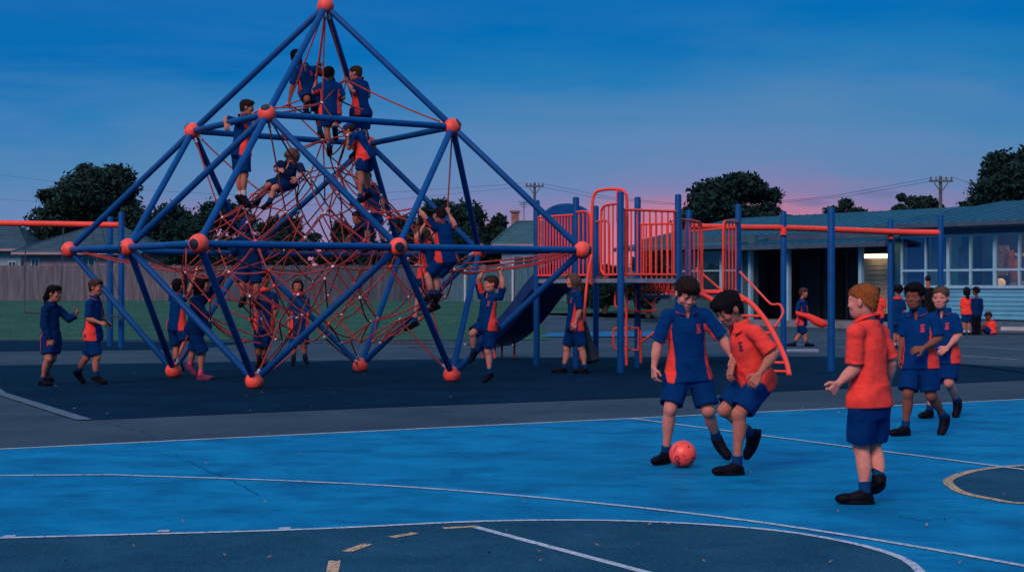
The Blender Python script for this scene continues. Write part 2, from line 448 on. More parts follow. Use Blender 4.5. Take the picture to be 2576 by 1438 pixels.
frame_root = empty('climbing_frame', CEN, 'tall pyramid rope climbing frame of blue poles joined by orange balls', 'climbing frame')
for a, b in BARS:
    p, q = NODE[a], NODE[b]; d = (q - p).normalized()
    MB().tube([p + d * .1, p + d * .14, q - d * .14, q - d * .1], [.034, .047, .047, .034], 16).build('pole', M_BAR, frame_root, True)
for k, p in NODE.items():
    b = MB().sphere(p, BR, 28, 16, zmin=-.095 if k[0] == 'g' else -9).build('ball_joint', M_BALL, frame_root, True)
    outs = [(p - CEN - Vector((0, 0, 1.9))).normalized()] if k != 'apex' else []
    if k[0] == 'c' or k[0] == 'm': outs = [((p - CEN) * Vector((1, 1, 0))).normalized()]
    if k in ('mFR',): outs = [Vector((.22, -.95, -.02)).normalized()]
    if k in ('cF',): outs = [Vector((-.38, -.92, -.02)).normalized()]
    if k == 'uF': outs = [Vector((-.12, -.66, .74)).normalized()]
    if k == 'uR': outs = [Vector((.8, -.2, .55)).normalized()]
    if k == 'mLF': outs = [Vector((-.9, -.45, 0)).normalized()]
    for o in outs:
        if k[0] == 'g': continue
        c = p + o * BR * .875; a = o.orthogonal().normalized(); bb = o.cross(a)
        n = 24; mb = MB()
        rows = [(.062, -.012), (.066, .004), (.06, .014), (.035, .019), (.0005, .021)]
        mb.add([c + o * h + r * (math.cos(2 * math.pi * i / n) * a + math.sin(2 * math.pi * i / n) * bb) for r, h in rows for i in range(n)],
               [(j * n + i, j * n + (i + 1) % n, (j + 1) * n + (i + 1) % n, (j + 1) * n + i) for j in range(4) for i in range(n)])
        mb.build('end_cap', M_CAP, b, True, origin=CEN)

# rope net: an outer web, an inner web and an upper pair of rings
def octa(freq):
    dirs, idx, edges = [], {}, set()
    for ax in (1, -1):
        for q in range(4):
            a0, a1 = q * math.pi / 2, (q + 1) * math.pi / 2
            A, B, C = Vector((math.cos(a0), math.sin(a0), 0)), Vector((math.cos(a1), math.sin(a1), 0)), Vector((0, 0, ax))
            ids = {}
            for i in range(freq + 1):
                for j in range(freq + 1 - i):
                    p = (A * i + B * j + C * (freq - i - j)) / freq
                    key = tuple(round(v, 4) + 0. for v in p)
                    if key not in idx:
                        idx[key] = len(dirs); dirs.append(p.copy())
                    ids[i, j] = idx[key]
            for i in range(freq):
                for j in range(freq - i):
                    t = ids[i, j], ids[i + 1, j], ids[i, j + 1]
                    for u, v in ((0, 1), (1, 2), (2, 0)): edges.add(tuple(sorted((t[u], t[v]))))
    return dirs, edges
ROT = math.radians(-76)
rng = random.Random(5)
netn, nete = [], []
def shell(freq, rx, rz, zc, jit, soft):
    dirs, edges = octa(freq); o = len(netn)
    for d in dirs:
        u = d.normalized() * (1 - soft) + d * soft
        x, y = u.x * math.cos(ROT) - u.y * math.sin(ROT), u.x * math.sin(ROT) + u.y * math.cos(ROT)
        netn.append(Vector((CEN.x + x * rx + rng.uniform(-jit, jit), CEN.y + y * rx + rng.uniform(-jit, jit), zc + u.z * rz + rng.uniform(-jit, jit))))
    nete.extend((a + o, b + o) for a, b in edges)
    return range(o, len(netn))
def diamond_web(rings, n, jit, tied):
    o = len(netn); m = len(rings)
    for i, (z, r) in enumerate(rings):
        for k in range(n):
            a = ROT + 2 * math.pi * (k + .5 * (i % 2)) / n
            q = r * (1 + .10 * math.cos(4 * (a - ROT)))          # pulled out towards the four corners
            netn.append(Vector((CEN.x + q * math.cos(a) + rng.uniform(-jit, jit), CEN.y + q * math.sin(a) + rng.uniform(-jit, jit), z + rng.uniform(-jit, jit) * .8)))
            if i + 1 < m: nete.extend(((o + i * n + k, o + (i + 1) * n + k), (o + i * n + k, o + (i + 1) * n + (k + (1 if i % 2 else -1)) % n)))
            if i in tied: nete.append((o + i * n + k, o + i * n + (k + 1) % n))
    return range(o, len(netn))
outer = diamond_web([(3.12, .48), (2.78, .92), (2.42, 1.36), (2.04, 1.72), (1.64, 1.9), (1.24, 1.82), (.90, 1.5), (.60, 1.0)], 14, .065, (0, 4))
inner = diamond_web([(2.5, .35), (2.0, .8), (1.45, .85), (.95, .4)], 6, .08, (1,))
for i in list(inner)[::2]:
    near = sorted(outer, key=lambda j: (netn[j] - netn[i]).length)[:2]
    nete.extend((i, j) for j in near[:1])
ringn = []
for z, r in ((4.07, .72), (3.42, .36)):
    o = len(netn)
    for q in range(4):
        a = ROT + q * math.pi / 2 + (.2 if r < .5 else 0)
        netn.append(Vector((CEN.x + r * math.cos(a), CEN.y + r * math.sin(a), z)))
    ringn.append(range(o, o + 4)); nete.extend((o + q, o + (q + 1) % 4) for q in range(4))
for q in range(4):
    nete.append((ringn[0][q], ringn[1][q]))
    near = sorted(outer, key=lambda j: (netn[j] - netn[ringn[1][q]]).length)[:3]
    nete.extend((ringn[1][q], j) for j in near[1:])
ANCHORS = []     # filled in by the climbers: hands and feet that rest on a rope
def rope_pts(a, b, sag):
    n = 5
    return [a.lerp(b, k / n) + Vector((0, 0, -sag * 4 * (k / n) * (1 - k / n))) for k in range(n + 1)]
def build_net():
    used = set(); extra = []
    for p in ANCHORS:
        c = sorted((j for j in range(len(netn)) if j not in used), key=lambda j: (netn[j] - p).length)[0]
        if (netn[c] - p).length < .75:
            netn[c] = p.copy(); used.add(c)
        else:       # a line of its own from the web to the frame, through the hand
            k = min(NODE, key=lambda q: (NODE[q] - p).length if q[0] != 'g' else 99); extra.append((netn[c], p, NODE[k]))
    mb = MB()
    for a, b in set(tuple(sorted(e)) for e in nete):
        mb.tube(rope_pts(netn[a], netn[b], rng.uniform(-.03, .085)), .0118, 7, False)
    mb.build('rope_net', M_ROPE, frame_root, True)
    clampm = None
    for j, p in enumerate(netn):
        if clampm is None:
            o = MB().sphere((0, 0, 0), .03, 8, 6, (1, 1, .75)).build('rope_clamp', M_STEEL, None, True); clampm = o
        else:
            if j % 2 == 1 and j not in inner and len([1 for c_ in frame_root.children if c_.name.startswith('rope_clamp')]) > 95: continue
            o = clampm.copy(); COL.objects.link(o)
            if j % 3 == 0:
                o.material_slots[0].link = 'OBJECT'; o.material_slots[0].material = M_ORG
        o.parent = frame_root; o.location = p - CEN; o.rotation_euler = (rng.uniform(0, 3), rng.uniform(0, 3), 0)
    def rope(a, b, sag=.02, dia=.0125):
        d = (b - a).normalized()
        r = MB().tube(rope_pts(a + d * .13, b, sag), dia, 8, False).build('rope', M_ROPE, frame_root, True)
        MB().tube([a + d * .12, a + d * .21], .022, 8).build('fitting', M_STEEL, r, True, origin=CEN)
    for a, p, b in extra:
        d = (b - p).normalized()
        MB().tube(rope_pts(a, p, .06)[:-1] + rope_pts(p, b - d * .13, .05), .0125, 8, False).build('rope', M_ROPE, frame_root, True)
    for q, k in enumerate('FRBL'):
        rope(NODE['apex'], netn[ringn[0][q]]); rope(NODE['u' + k], netn[ringn[0][q]], .03)
    for k in NODE:
        if k == 'apex': continue
        near = sorted(outer, key=lambda j: (netn[j] - NODE[k]).length)
        for j in near[:2 if k[0] in 'gu' else 1 + (k in ('cL', 'cR', 'mLF'))]: rope(NODE[k], netn[j], .03)

# ---------------------------------------------------------------- play tower
PH = 2.93
TW = {'a': (1350, 28.0), 'b': (1449, 27.0), 'c': (1499, 29.9), 'd': (1561, 25.5), 'e': (1604, 27.0), 'f': (1706, 26.2), 'g': (1733, 31.6), 'h': (1857, 29.4)}
TP = {k: Vector(((x - CX) / F * d, d, 0)) for k, (x, d) in TW.items()}
tower = empty('play_tower', (2.0, 27.5, 0), 'blue and orange play tower with barred guard panels, slide and arched ladder', 'play tower')
def post(p, h, parent, r=.055):
    return MB().tube([p, p + Vector((0, 0, h - .03)), p + Vector((0, 0, h - .008)), p + Vector((0, 0, h))], [r, r, r * .85, r * .4], 16).build('post', M_BAR, parent, True)
for k, p in TP.items():
    post(p, PH, tower)
DZ, DZ2 = 1.53, 1.26
P2 = lambda k: (TP[k].x, TP[k].y)
MB().prism([P2('a'), P2('b'), P2('d'), P2('f'), P2('e'), P2('c')], DZ - .07, DZ).build('deck', M_DECK, tower)
MB().prism([P2('e'), P2('f'), P2('h'), P2('g')], DZ2 - .07, DZ2).build('deck', M_DECK, tower)
def panel(p, q, z0, z1, n, curve=None, r=.021, rb=.014, name='guard_panel'):
    mb = MB(); p, q = Vector(p), Vector(q)
    P = lambda t, z: p.lerp(q, t) + Vector((0, 0, z))
    if curve is None:
        mb.tube([P(0, z1), P(1, z1)], r, 10).tube([P(0, z0), P(1, z0)], r, 10)
    else:
        c = .16
        e = 1 if curve > 0 else 0; s = 1 - e
        l = (q - p).length; k = c / l; te = lambda t: t if e else 1 - t
        mb.tube(spline([P(te(0), z1), P(te(1 - k * 1.1), z1 - .01), P(te(1 - k * .3), z1 - .06), P(te(1), z1 - c * 1.1), P(te(1), z0 + c), P(te(1 - k * .3), z0 + .05), P(te(1 - k), z0), P(te(0), z0)], 5), r, 10)
    for i in range(n):
        t = (i + .7) / (n + .4)
        mb.tube([P(t, z0), P(t, z1 - .02)], rb, 8)
    return mb.build(name, M_ORG, tower, True)
zt = 2.62
panel(TP['a'], TP['b'], DZ + .06, zt, 13)
panel(TP['b'], TP['b'].lerp(TP['d'], .34), DZ + .06, zt + .05, 3, 1)
panel(TP['c'], TP['c'].lerp(TP['e'], .34), DZ + .04, zt, 2, 1)
panel(TP['d'] + (TP['b'] - TP['d']) * .42, TP['d'], DZ + .06, zt + .12, 4, -1)
panel(TP['d'], TP['f'], DZ + .06, zt + .02, 9)
panel(TP['e'], TP['f'] + Vector((.1, .5, 0)), DZ2 + .06, DZ - .02 + .95, 8)
panel(TP['e'], TP['f'] + Vector((-.05, .5, 0)), DZ2 - .02, DZ2 + .2, 7)
panel(TP['f'], TP['f'].lerp(TP['h'], .36), DZ2 + .06, 2.52, 5, 1)
panel(TP['h'].lerp(TP['f'], .27), TP['h'], DZ2 + .06, 2.6, 4, -1)
panel(TP['g'], TP['h'], DZ2 + .06, 2.5, 2)
# entry arch above the fire pole, the pole and its black bucket
a0, a1 = W(1488, 715, 26.3), W(1577, 700, 25.9)
arch = spline([a0, W(1488, 620, 26.3), W(1490, 520, 26.3), W(1497, 486, 26.3), W(1520, 477, 26.2), W(1555, 476, 26.0), W(1572, 485, 25.9), W(1577, 520, 25.9), a1], 6)
MB().tube(arch, .026, 12).tube([W(1553, 477, 26), W(1553, 560, 26)], .02, 10).build('entry_arch', M_ORG, tower, True)
sp = MB().tube(spline([W(1489, 640, 26.2), W(1478, 700, 26.1), W(1471, 780, 26.0), W(1468, 850, 25.9), W(1459, 905, 25.9)], 6), .024, 12).tube([W(1459, 905, 25.9), W(1500, 893, 25.7)], .022, 10).build('fire_pole', M_ORG, tower, True)
bk = []
for (x, y, r) in ((1470, 808, .03), (1477, 845, .06), (1483, 880, .11), (1487, 905, .15), (1489, 912, .12)): bk.append((W(x, y, 25.75), r))
MB().tube([p for p, r in bk], [r for p, r in bk], 16).build('bucket', M_BLACK, sp, True)
# arched ladder
rail = spline([W(1752, 741, 27.6), W(1800, 735, 27.2), W(1842, 738, 26.8), W(1886, 760, 26.4), W(1923, 801, 26.0), W(1953, 852, 25.6), W(1977, 906, 25.2), W(1986, 945, 24.75)], 7)
o = Vector((-.52, .42, 0))
ld = MB().tube(rail, .042, 12).tube([p + o for p in rail], .042, 12).build('arched_ladder', M_ORG, tower, True)
for k in (12, 20, 27, 33, 38, 43, 47):
    MB().tube([rail[k], rail[k] + o], .022, 10).build('rung', M_ORG, ld, True, origin=(2.0, 27.5, 0))
MB().tube(spline([W(1862, 684, 28.6), W(1900, 724, 27.8), W(1934, 760, 27.0), W(1946, 766, 26.8), W(1960, 765, 26.7), W(1969, 778, 26.6), W(1968, 792, 26.5), W(1949, 822, 26.1)], 5), .02, 10).build('handrail', M_ORG, tower, True)
MB().tube([W(1752, 676, 28.0), W(1832, 744, 27.2)], .02, 10).build('handrail', M_ORG, tower, True)
# climbing bars under the deck
def loop(pts, d, name='climbing_bar', r=.019, close=True):
    p = [W(x, y, d) for x, y in pts]
    if close: p = p + [p[0]]
    MB().tube(p, r, 10).build(name, M_ORG, tower, True)
loop([(1548, 732), (1600, 728), (1600, 782), (1558, 780), (1547, 768)], 26.2)
loop([(1544, 826), (1606, 824), (1606, 880), (1550, 878), (1542, 868)], 26.2)
loop([(1576, 725), (1576, 918)], 26.1, 'climbing_bar', .024, False)
loop([(1612, 830), (1612, 912)], 26.5, 'climbing_bar', .022, False)
loop([(1614, 748), (1640, 768), (1654, 780), (1600, 784)], 26.3, close=False)
loop([(1656, 738), (1640, 768)], 26.3, close=False)
loop([(1612, 860), (1660, 826)], 26.4, close=False)
# slide
sp_ = [W(1432, 700, 28.0), W(1405, 712, 28.3), W(1370, 748, 28.9), W(1335, 795, 29.6), W(1300, 832, 30.2), W(1262, 857, 30.8), W(1225, 866, 31.3)]
sp_ = spline(sp_, 6)
sl = MB(); vs, fs = [], []
prof = [(-.32, .26), (-.345, .27), (-.37, .25), (-.36, .02), (-.28, -.06), (.28, -.06), (.36, .02), (.37, .25), (.345, .27), (.32, .26), (.30, .06), (.22, .0), (-.22, .0), (-.30, .06)]
for i, p in enumerate(sp_):
    t = (sp_[min(i + 1, len(sp_) - 1)] - sp_[max(i - 1, 0)]).normalized(); s = t.cross(Vector((0, 0, 1))).normalized(); u = s.cross(t)
    vs += [p + s * a + u * b for a, b in prof]
n = len(prof)
for i in range(len(sp_) - 1):
    for k in range(n): fs.append((i * n + k, i * n + (k + 1) % n, (i + 1) * n + (k + 1) % n, (i + 1) * n + k))
slide = MB().add(vs, fs).build('slide', M_NAVY, tower, True)
for q in (-3, -8):
    p = sp_[q]
    for s in (-.18, .2):
        MB().tube([p + Vector((s, .1, -.05)), Vector((p.x + s, p.y + .1, 0))], .022, 8).build('leg', M_ORG, slide, True, origin=(2.0, 27.5, 0))
hood = []
cx_, hw = 1425, 60
pts = [(cx_ - hw, 690)] + [(cx_ - hw * math.cos(a), 545 - 34 * math.sin(a)) for a in [math.pi * i / 14 for i in range(15)]] + [(cx_ + hw, 690)]
fr = [W(x, y, 28.55) for x, y in pts]; bkp = [p + Vector((.03, .16, 0)) for p in fr]
m = len(fr)
MB().add(fr + bkp, [tuple(range(m))[::-1], tuple(range(m, 2 * m))] + [(i, (i + 1) % m, m + (i + 1) % m, m + i) for i in range(m)]).build('slide_hood', M_BAR, tower, bevel=.02)

# overhead track beyond the tower
track = empty('overhead_track', (7, 31, 0), 'orange overhead beam on blue posts between play tower and school', 'overhead bar')
for x, d, h in ((1971, 32.4, 2.95), (2091, 26.0, 2.7), (2240, 33.6, 2.85), (2366, 33.4, 2.92)):
    post(Vector(((x - CX) / F * d, d, 0)), h, track, .062)
bm = spline([W(1738, 569, 31.6), W(1857, 572, 32.0), W(1971, 573, 32.4), W(2091, 577, 32.9), W(2240, 583, 33.4), W(2362, 585, 33.4)], 4)
MB().tube(bm, .062, 14).build('beam', M_ORG, track, True)
for x, y, d in ((1971, 585, 32.36), (2240, 595, 33.5)):
    MB().tube([W(x, y - 12, d), W(x, y + 6, d)], .07, 12).build('bracket', M_ORG, track, True)
# grey balance board
bb = empty('balance_board', G(1960, 893), 'low grey balance board on black rubber feet behind the arched ladder', 'balance board')
p = W(1835, 884, 34.3); q = W(2056, 882, 34.0)
d = (q - p)
MB().obox((p + q) / 2, d / 2, (0, .2, 0), (0, 0, .035)).build('board', M_DECK, bb, bevel=.012)
for t in (.38, .8):
    c = p.lerp(q, t); MB().tube([Vector((c.x, c.y, 0)), Vector((c.x, c.y, c.z - .02))], [.14, .1], 16).build('foot', M_BLACK, bb, True)

# swings
sw = empty('swing_set', (-9.5, 35.6, 0), 'swing set with orange top bar, blue posts and two chain swings', 'swing')
for x, yt, d in ((305, 533, 36.0), (277, 545, 36.9)):
    p = Vector(((x - CX) / F * d, d, 0)); post(p, EYE + (HZ - yt) / F * d, sw, .07)
for dy in (0, .9):
    post(Vector((-15.9, 36 + dy, 0)), 3.0, sw, .07)
MB().tube([W(-420, 556, 36.2), W(0, 561, 36.2), W(300, 566, 36.2)], .068, 14).build('top_bar', M_ORG, sw, True)
M_CHAIN = mat('chain_steel', (.05, .07, .1), .5, .3, 40, metal=.5)
for (xa, xb, xs0, xs1, ys) in ((65, 160, 62, 152, 785), (230, 254, 268, 312, 793)):
    a, b = W(xs0, ys, 35.7), W(xs1, ys + 6, 35.7)
    s = MB().obox((a + b) / 2, (b - a) / 2, (0, .1, 0), (0, 0, .018)).build('swing_seat', M_BLACK, sw)
    for x, e_ in ((xa, a), (xb, b)):
        top = W(x, 568, 36.2)
        mb = MB(); n = 46
        for k in range(n):
            p0, p1 = top.lerp(e_, k / n), top.lerp(e_, (k + .8) / n)
            mb.tube([p0, p1], .012 if k % 2 else .017, 5)
        mb.build('chain', M_CHAIN, s, origin=(-9.5, 35.6, 0))

# soccer ball
bp_ = Vector(((1835 * .936 - CX) / F * 12.1, 12.1, .105))
bo = MB().sphere((0, 0, 0), .105, 40, 24).build('soccer_ball', mat('ball_leather', (.74, .07, .055), .42, .12, 7, .2, 60), None, True, origin=(0, 0, 0))
bo.location = bp_
tag(bo, 'orange soccer ball with dark printed marks at the boys\' feet', 'ball')
M_MARK = mat('dark_print', (.03, .012, .03), .5, .2)
def on_ball(px, py):     # unit disc coordinates seen from the camera -> point on the ball
    z = math.sqrt(max(0, 1 - px * px - py * py)); return Vector((px, -z, py)) * .1062
for st_ in ([(-.72, .25), (-.6, .5), (-.45, .68)], [(-.66, -.28), (-.5, -.05), (-.35, -.22), (-.52, -.4), (-.3, -.5), (-.5, -.68)], [(-.62, -.42), (-.42, -.58), (-.3, -.72)],
            [(.28, .62), (.36, .66), (.34, .58), (.27, .6)], [(.55, -.2), (.7, -.18), (.72, -.34)], [(.5, -.36), (.56, -.5)], [(.1, -.25), (.16, -.36)], [(-.1, .05), (-.03, -.02)]):
    pts = [on_ball(*p) for p in spline([(a, b, 0) for a, b in st_], 5) for p in [(p[0], p[1])]] if len(st_) > 2 else [on_ball(*p) for p in st_]
    mb = MB(); vs = []
    for i, p in enumerate(pts):
        t = (pts[min(i + 1, len(pts) - 1)] - pts[max(i - 1, 0)]).normalized(); s_ = t.cross(p.normalized()) * .0045
        vs += [p + s_, p - s_]
    mb.add(vs, [(2 * i, 2 * i + 1, 2 * i + 3, 2 * i + 2) for i in range(len(pts) - 1)]).build('printed_mark', M_MARK, bo, origin=(0, 0, 0))
# ---------------------------------------------------------------- fences
def paling_fence(name, pts, h, m, label, board=.14, posts=None, group=None):
    """boards along a ground polyline; every board its own little box with its own height and tilt"""
    root = empty(name, (pts[0][0], pts[0][1], 0), label, 'fence', group)
    mb = MB()
    for (x0, y0), (x1, y1) in zip(pts[:-1], pts[1:]):
        L_ = math.hypot(x1 - x0, y1 - y0); n = int(L_ / board)
        ux, uy = (x1 - x0) / L_, (y1 - y0) / L_
        for i in range(n):
            t = (i + .5) * board; x, y = x0 + ux * t, y0 + uy * t; z = hgt(x, y)
            hh = h + random.uniform(-.03, .03); dn = random.uniform(-.012, .012)
            mb.obox((x + uy * dn, y - ux * dn, z + hh / 2), (ux * board * .48, uy * board * .48, 0), (-uy * .01, ux * .01, 0), (random.uniform(-.01, .01), 0, hh / 2))
    mb.build('paling', m, root)
    mb = MB()
    for zz in (.35, h - .35):
        for (x0, y0), (x1, y1) in zip(pts[:-1], pts[1:]):
            mb.tube([(x0, y0 + .05, hgt(x0, y0) + zz), (x1, y1 + .05, hgt(x1, y1) + zz)], .04, 4)
    mb.build('rail', m, root)
    for (x, y) in posts or []:
        z = hgt(x, y)
        MB().tube([(x, y, z), (x, y, z + h + .1)], .06, 10).build('post', mat('pale_post', (.30, .38, .46), .6), root)
    return root
def board_mat(name, c, var):
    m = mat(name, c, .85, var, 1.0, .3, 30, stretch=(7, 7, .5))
    return m
def fx(x, d): return ((x - CX) / F * d, d)
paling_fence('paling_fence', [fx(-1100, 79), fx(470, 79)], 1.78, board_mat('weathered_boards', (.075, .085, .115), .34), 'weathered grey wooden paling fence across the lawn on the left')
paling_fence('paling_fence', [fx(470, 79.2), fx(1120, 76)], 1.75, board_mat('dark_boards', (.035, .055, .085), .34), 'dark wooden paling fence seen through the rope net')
paling_fence('paling_fence', [fx(1085, 74), fx(1640, 72)], 1.72, board_mat('teal_boards', (.028, .10, .15), .3), 'teal fence with pale round posts behind the slide', .2,
             [fx(x, 73.2) for x in (1170, 1290, 1368, 1504, 1594)])

# ---------------------------------------------------------------- school building
fr0 = Vector((15.5, 48.0)); fe = Vector((-.5845, .8114)); fn = Vector((-.8114, -.5845))    # facade start, along, outward
def fu(xD, offs=0):
    """distance along the facade of what shows at xD, offs metres in front of it"""
    k = (xD - CX) / F; b = fr0 + fn * offs
    return (k * b.y - b.x) / (fe.x - k * fe.y)
def FP(u, o, z): p = fr0 + fe * u + fn * o; return Vector((p.x, p.y, z))
def FZ(u, yD, o=0): return EYE + (HZ - yD) / F * FP(u, o, 0).y
def fbox(mb, u0, u1, o0, o1, z0, z1):
    c = (FP(u0, o0, z0) + FP(u1, o1, z1)) / 2
    return mb.obox(c, Vector((*(fe * (u1 - u0) / 2), 0)), Vector((*(fn * (o1 - o0) / 2), 0)), (0, 0, (z1 - z0) / 2))
school = empty('school_building', FP(0, 0, 0), 'low weatherboard school block with long windows, dark verandah and blue grey roof', 'school building')
M_SIDE = mat('weatherboard', (.065, .29, .46), .6, .1, 2, .1, 30)
M_FRAME = mat('pale_window_frame', (.19, .42, .58), .5, .08, 3)
M_ROOF = mat('blue_grey_roofing', (.010, .082, .15), .7, .12, 1.5, .2, 20, spec=.15)
M_FASC = mat('dark_fascia', (.03, .06, .11), .6, .15, 3)
M_SKIRT = mat('base_boards', (.045, .10, .16), .7, .2, 4)
M_DARK = mat('maroon_wall', (.08, .025, .055), .7, .2, 2)
M_DOOR = mat('dark_door', (.03, .05, .07), .5, .2, 3)
M_TEAL = mat('teal_wall', (.018, .07, .10), .7, .15, 2)
uc = fu(2262); uend = -9.0
mb = MB(); z = .40; k = 0
while z < 1.36:       # lapped boards under the windows
    z1 = z + .138
    a, b = FP(uc, 0, 0), FP(uend, 0, 0); n = Vector((*fn, 0))
    vs = []
    for p in (a, b):
        vs += [p + n * .035 + Vector((0, 0, z)), p + n * .008 + Vector((0, 0, z1)), p - n * .06 + Vector((0, 0, z1)), p - n * .06 + Vector((0, 0, z))]
    mb.add(vs, [(0, 1, 5, 4), (1, 2, 6, 5), (2, 3, 7, 6), (3, 0, 4, 7), (0, 3, 2, 1), (4, 5, 6, 7)]); z = z1 + .002
mb.build('weatherboard_wall', M_SIDE, school)
mb = MB(); fbox(mb, uc, uend, -.1, -.02, 0.0, .39); mb.build('base_skirt', M_SKIRT, school)
ZS, ZT = 1.40, 3.06
mb = MB(); fbox(mb, uc, uend, -.1, .0, ZT, 3.42); mb.build('upper_wall', mat('upper_boards', (.035, .13, .21), .6, .1, 2), school)
mb = MB(); fbox(mb, uc, uend, -.06, .075, ZS - .05, ZS - .002); mb.build('window_sill', M_FRAME, school)
# room behind the windows
mb = MB(); fbox(mb, uc - .1, uend, -5.0, -4.9, .3, 3.4); mb.build('classroom_wall', mat('classroom_paint', (.16, .17, .2), .8, .4, 1.2, col2=(.34, .24, .16)), school)
mb = MB(); fbox(mb, uc - .1, uend, -4.9, -.12, .3, .4); mb.build('classroom_floor', M_DOOR, school)
mb = MB(); fbox(mb, uc - .1, uend, -4.9, -.12, 3.3, 3.4); mb.build('classroom_ceiling', mat('ceiling_paint', (.2, .2, .2), .8), school)
mb = MB(); fbox(mb, uc - .12, uc, -4.9, -.12, .4, 3.3); mb.build('end_wall', M_SIDE, school)
M_GLASS = bpy.data.materials.new('window_glass'); t, b = nt(M_GLASS)
gl = t.nodes.new('ShaderNodeBsdfGlossy'); gl.inputs['Roughness'].default_value = .03; gl.inputs['Color'].default_value = (.6, .7, .8, 1)
tr = t.nodes.new('ShaderNodeBsdfTransparent'); tr.inputs[0].default_value = (.7, .8, .88, 1)
mi = t.nodes.new('ShaderNodeMixShader'); mi.inputs[0].default_value = .13
t.links.new(tr.outputs[0], mi.inputs[1]); t.links.new(gl.outputs[0], mi.inputs[2]); t.links.new(mi.outputs[0], t.nodes['Material Output'].inputs[0])
xs = [2268, 2328, 2383, 2440, 2500, 2563, 2628, 2700]
us = [fu(x) for x in xs]
curt = [mat('blue_blind', (.008, .03, .12), .8, .2, 3), mat('dull_blind', (.06, .09, .11), .8, .3, 3)]
zm = 1.93
M_POST = [mat('poster_orange', (.5, .16, .04), .7, .3, 9), mat('poster_cream', (.5, .36, .22), .7, .3, 9), mat('poster_red', (.4, .06, .04), .7, .3, 9)]
for i in range(len(us) - 1):
    u0, u1 = us[i], us[i + 1]; wd = .11 if i in (2, 4, 6) else .07
    m_ = MB()
    fbox(m_, u0, u0 + wd * -1, -.06, .05, ZS, ZT)
    fbox(m_, u0 - wd, u1, -.05, .045, ZT - .07, ZT)
    fbox(m_, u0 - wd, u1, -.05, .045, zm - .035, zm + .035)
    fbox(m_, u0 - wd, u1, -.05, .045, ZS, ZS + .05)
    wn = m_.build('window', M_FRAME, school)
    for (za, zb) in ((ZS + .05, zm - .035), (zm + .035, ZT - .07)):
        q = MB(); fbox(q, u0 - wd, u1, -.012, -.004, za, zb); q.build('pane', M_GLASS, wn)
    if i in (0, 1):
        q = MB(); fbox(q, u0 - wd, u1, -.2, -.18, ZS + (.0 if i == 0 else .5), ZT); q.build('blind', curt[0] if i == 0 else curt[1], wn)
    if i == 2:
        q = MB(); fbox(q, u0 - wd - .1, u1 + .3, -.3, -.28, ZS, ZT - .4); q.build('blind', curt[1], wn)
# things inside: lamp, shelf of warm coloured work, ceiling lights
M_LAMP = mat('lit_lamp', (.8, .4, .2), .5, .05, emit=(1, .42, .16, .9))
lp = MB().sphere(FP(fu(2516, -1.2), -1.2, FZ(fu(2516, -1.2), 711, -1.2)), .17, 20, 14, (1, 1, .85)).tube([FP(fu(2516, -1.2), -1.2, 1.1), FP(fu(2516, -1.2), -1.2, 1.5)], .02).build('desk_lamp', M_LAMP, None, True, origin=FP(fu(2516, -1.2), -1.2, 1.1))
tag(lp, 'round orange desk lamp glowing inside the classroom window', 'lamp')
for xc, yc, w_, h_, mm in ((2520, 655, .45, 1.0, 1), (2540, 668, .5, .5, 0), (2552, 690, .3, .5, 0), (2462, 690, .25, .9, 0), (2556, 715, .5, .25, 1), (2575, 640, .7, .12, 1), (2536, 640, .3, .3, 0), (2420, 640, .6, .5, 1), (2600, 680, .5, .6, 2)):
    u = fu(xc, -3.5); zc = FZ(u, yc, -3.5)
    q = MB(); fbox(q, u - w_ / 2, u + w_ / 2, -3.6, -3.5, zc - h_ / 2, zc + h_ / 2)
    q.build('wall_display', M_POST[mm], school)
for uu in (-1, 1.5, -4):
    q = MB(); fbox(q, uu - .6, uu + .6, -2.6, -2.3, 3.2, 3.26)
    q.build('ceiling_light', mat('warm_tube_light', (.8, .7, .5), .5, emit=(1, .62, .3, 40)), school)
# verandah and the further wing
uv0, uv1 = uc, fu(1742); ul = fu(1893)
mb = MB(); fbox(mb, uv0, uv1, -3.0, .3, 0.0, .22); mb.build('verandah_floor', mat('verandah_concrete', (.12, .15, .2), .8, .2, 2, .3), school)
mb = MB(); fbox(mb, uv0 - 1, ul + 6, -3.2, -3.0, .22, 3.3); mb.build('back_wall', M_DOOR, school)
for x0, x1, mm in ((1902, 1975, M_DARK), (1992, 2040, M_DOOR), (2052, 2098, mat('near_black', (.004, .005, .008), .6)), (2106, 2168, mat('blue_black_door', (.01, .025, .045), .5))):
    ua, ub = fu(x0, -2.4), fu(x1, -2.4)
    mb = MB(); fbox(mb, ua, ub, -2.96, -2.9, .24, 2.55); d_ = mb.build('door', mm, school)
    mb = MB(); fbox(mb, ua - .1, ua - .02, -2.95, -2.84, .24, 2.62); mb.build('door_frame', M_TEAL, d_)
for x in (1888, 1983, 2166):
    u = fu(x, .1); mb = MB(); fbox(mb, u - .07, u + .07, .02, .16, .22, 2.72); mb.build('column', M_FRAME, school)
ua, ub = fu(2174, -1.0), fu(2238, -1.0)
mb = MB()
for k in range(26):
    z = .5 + k * .078; fbox(mb, ua, ub, -1.04, -1.0 + (.02 if k % 2 else 0), z, z + .07)
mb.build('slatted_shutter', mat('cream_slats', (.36, .31, .24), .6, .15, 2), school)
q = MB(); fbox(q, fu(2180, -.8), fu(2232, -.8), -.85, -.62, 2.38, 2.52); q.build('verandah_light', mat('lit_tube', (.9, .8, .6), .5, emit=(1, .72, .42, 2.6)), school)
mb = MB(); fbox(mb, uv0 - .2, ul, -1.2, -1.05, .22, 3.0); mb = MB(); fbox(mb, fu(2250, -1.2), uv0, -3.0, -1.2, .22, 3.3); mb.build('side_wall', M_SIDE, school)
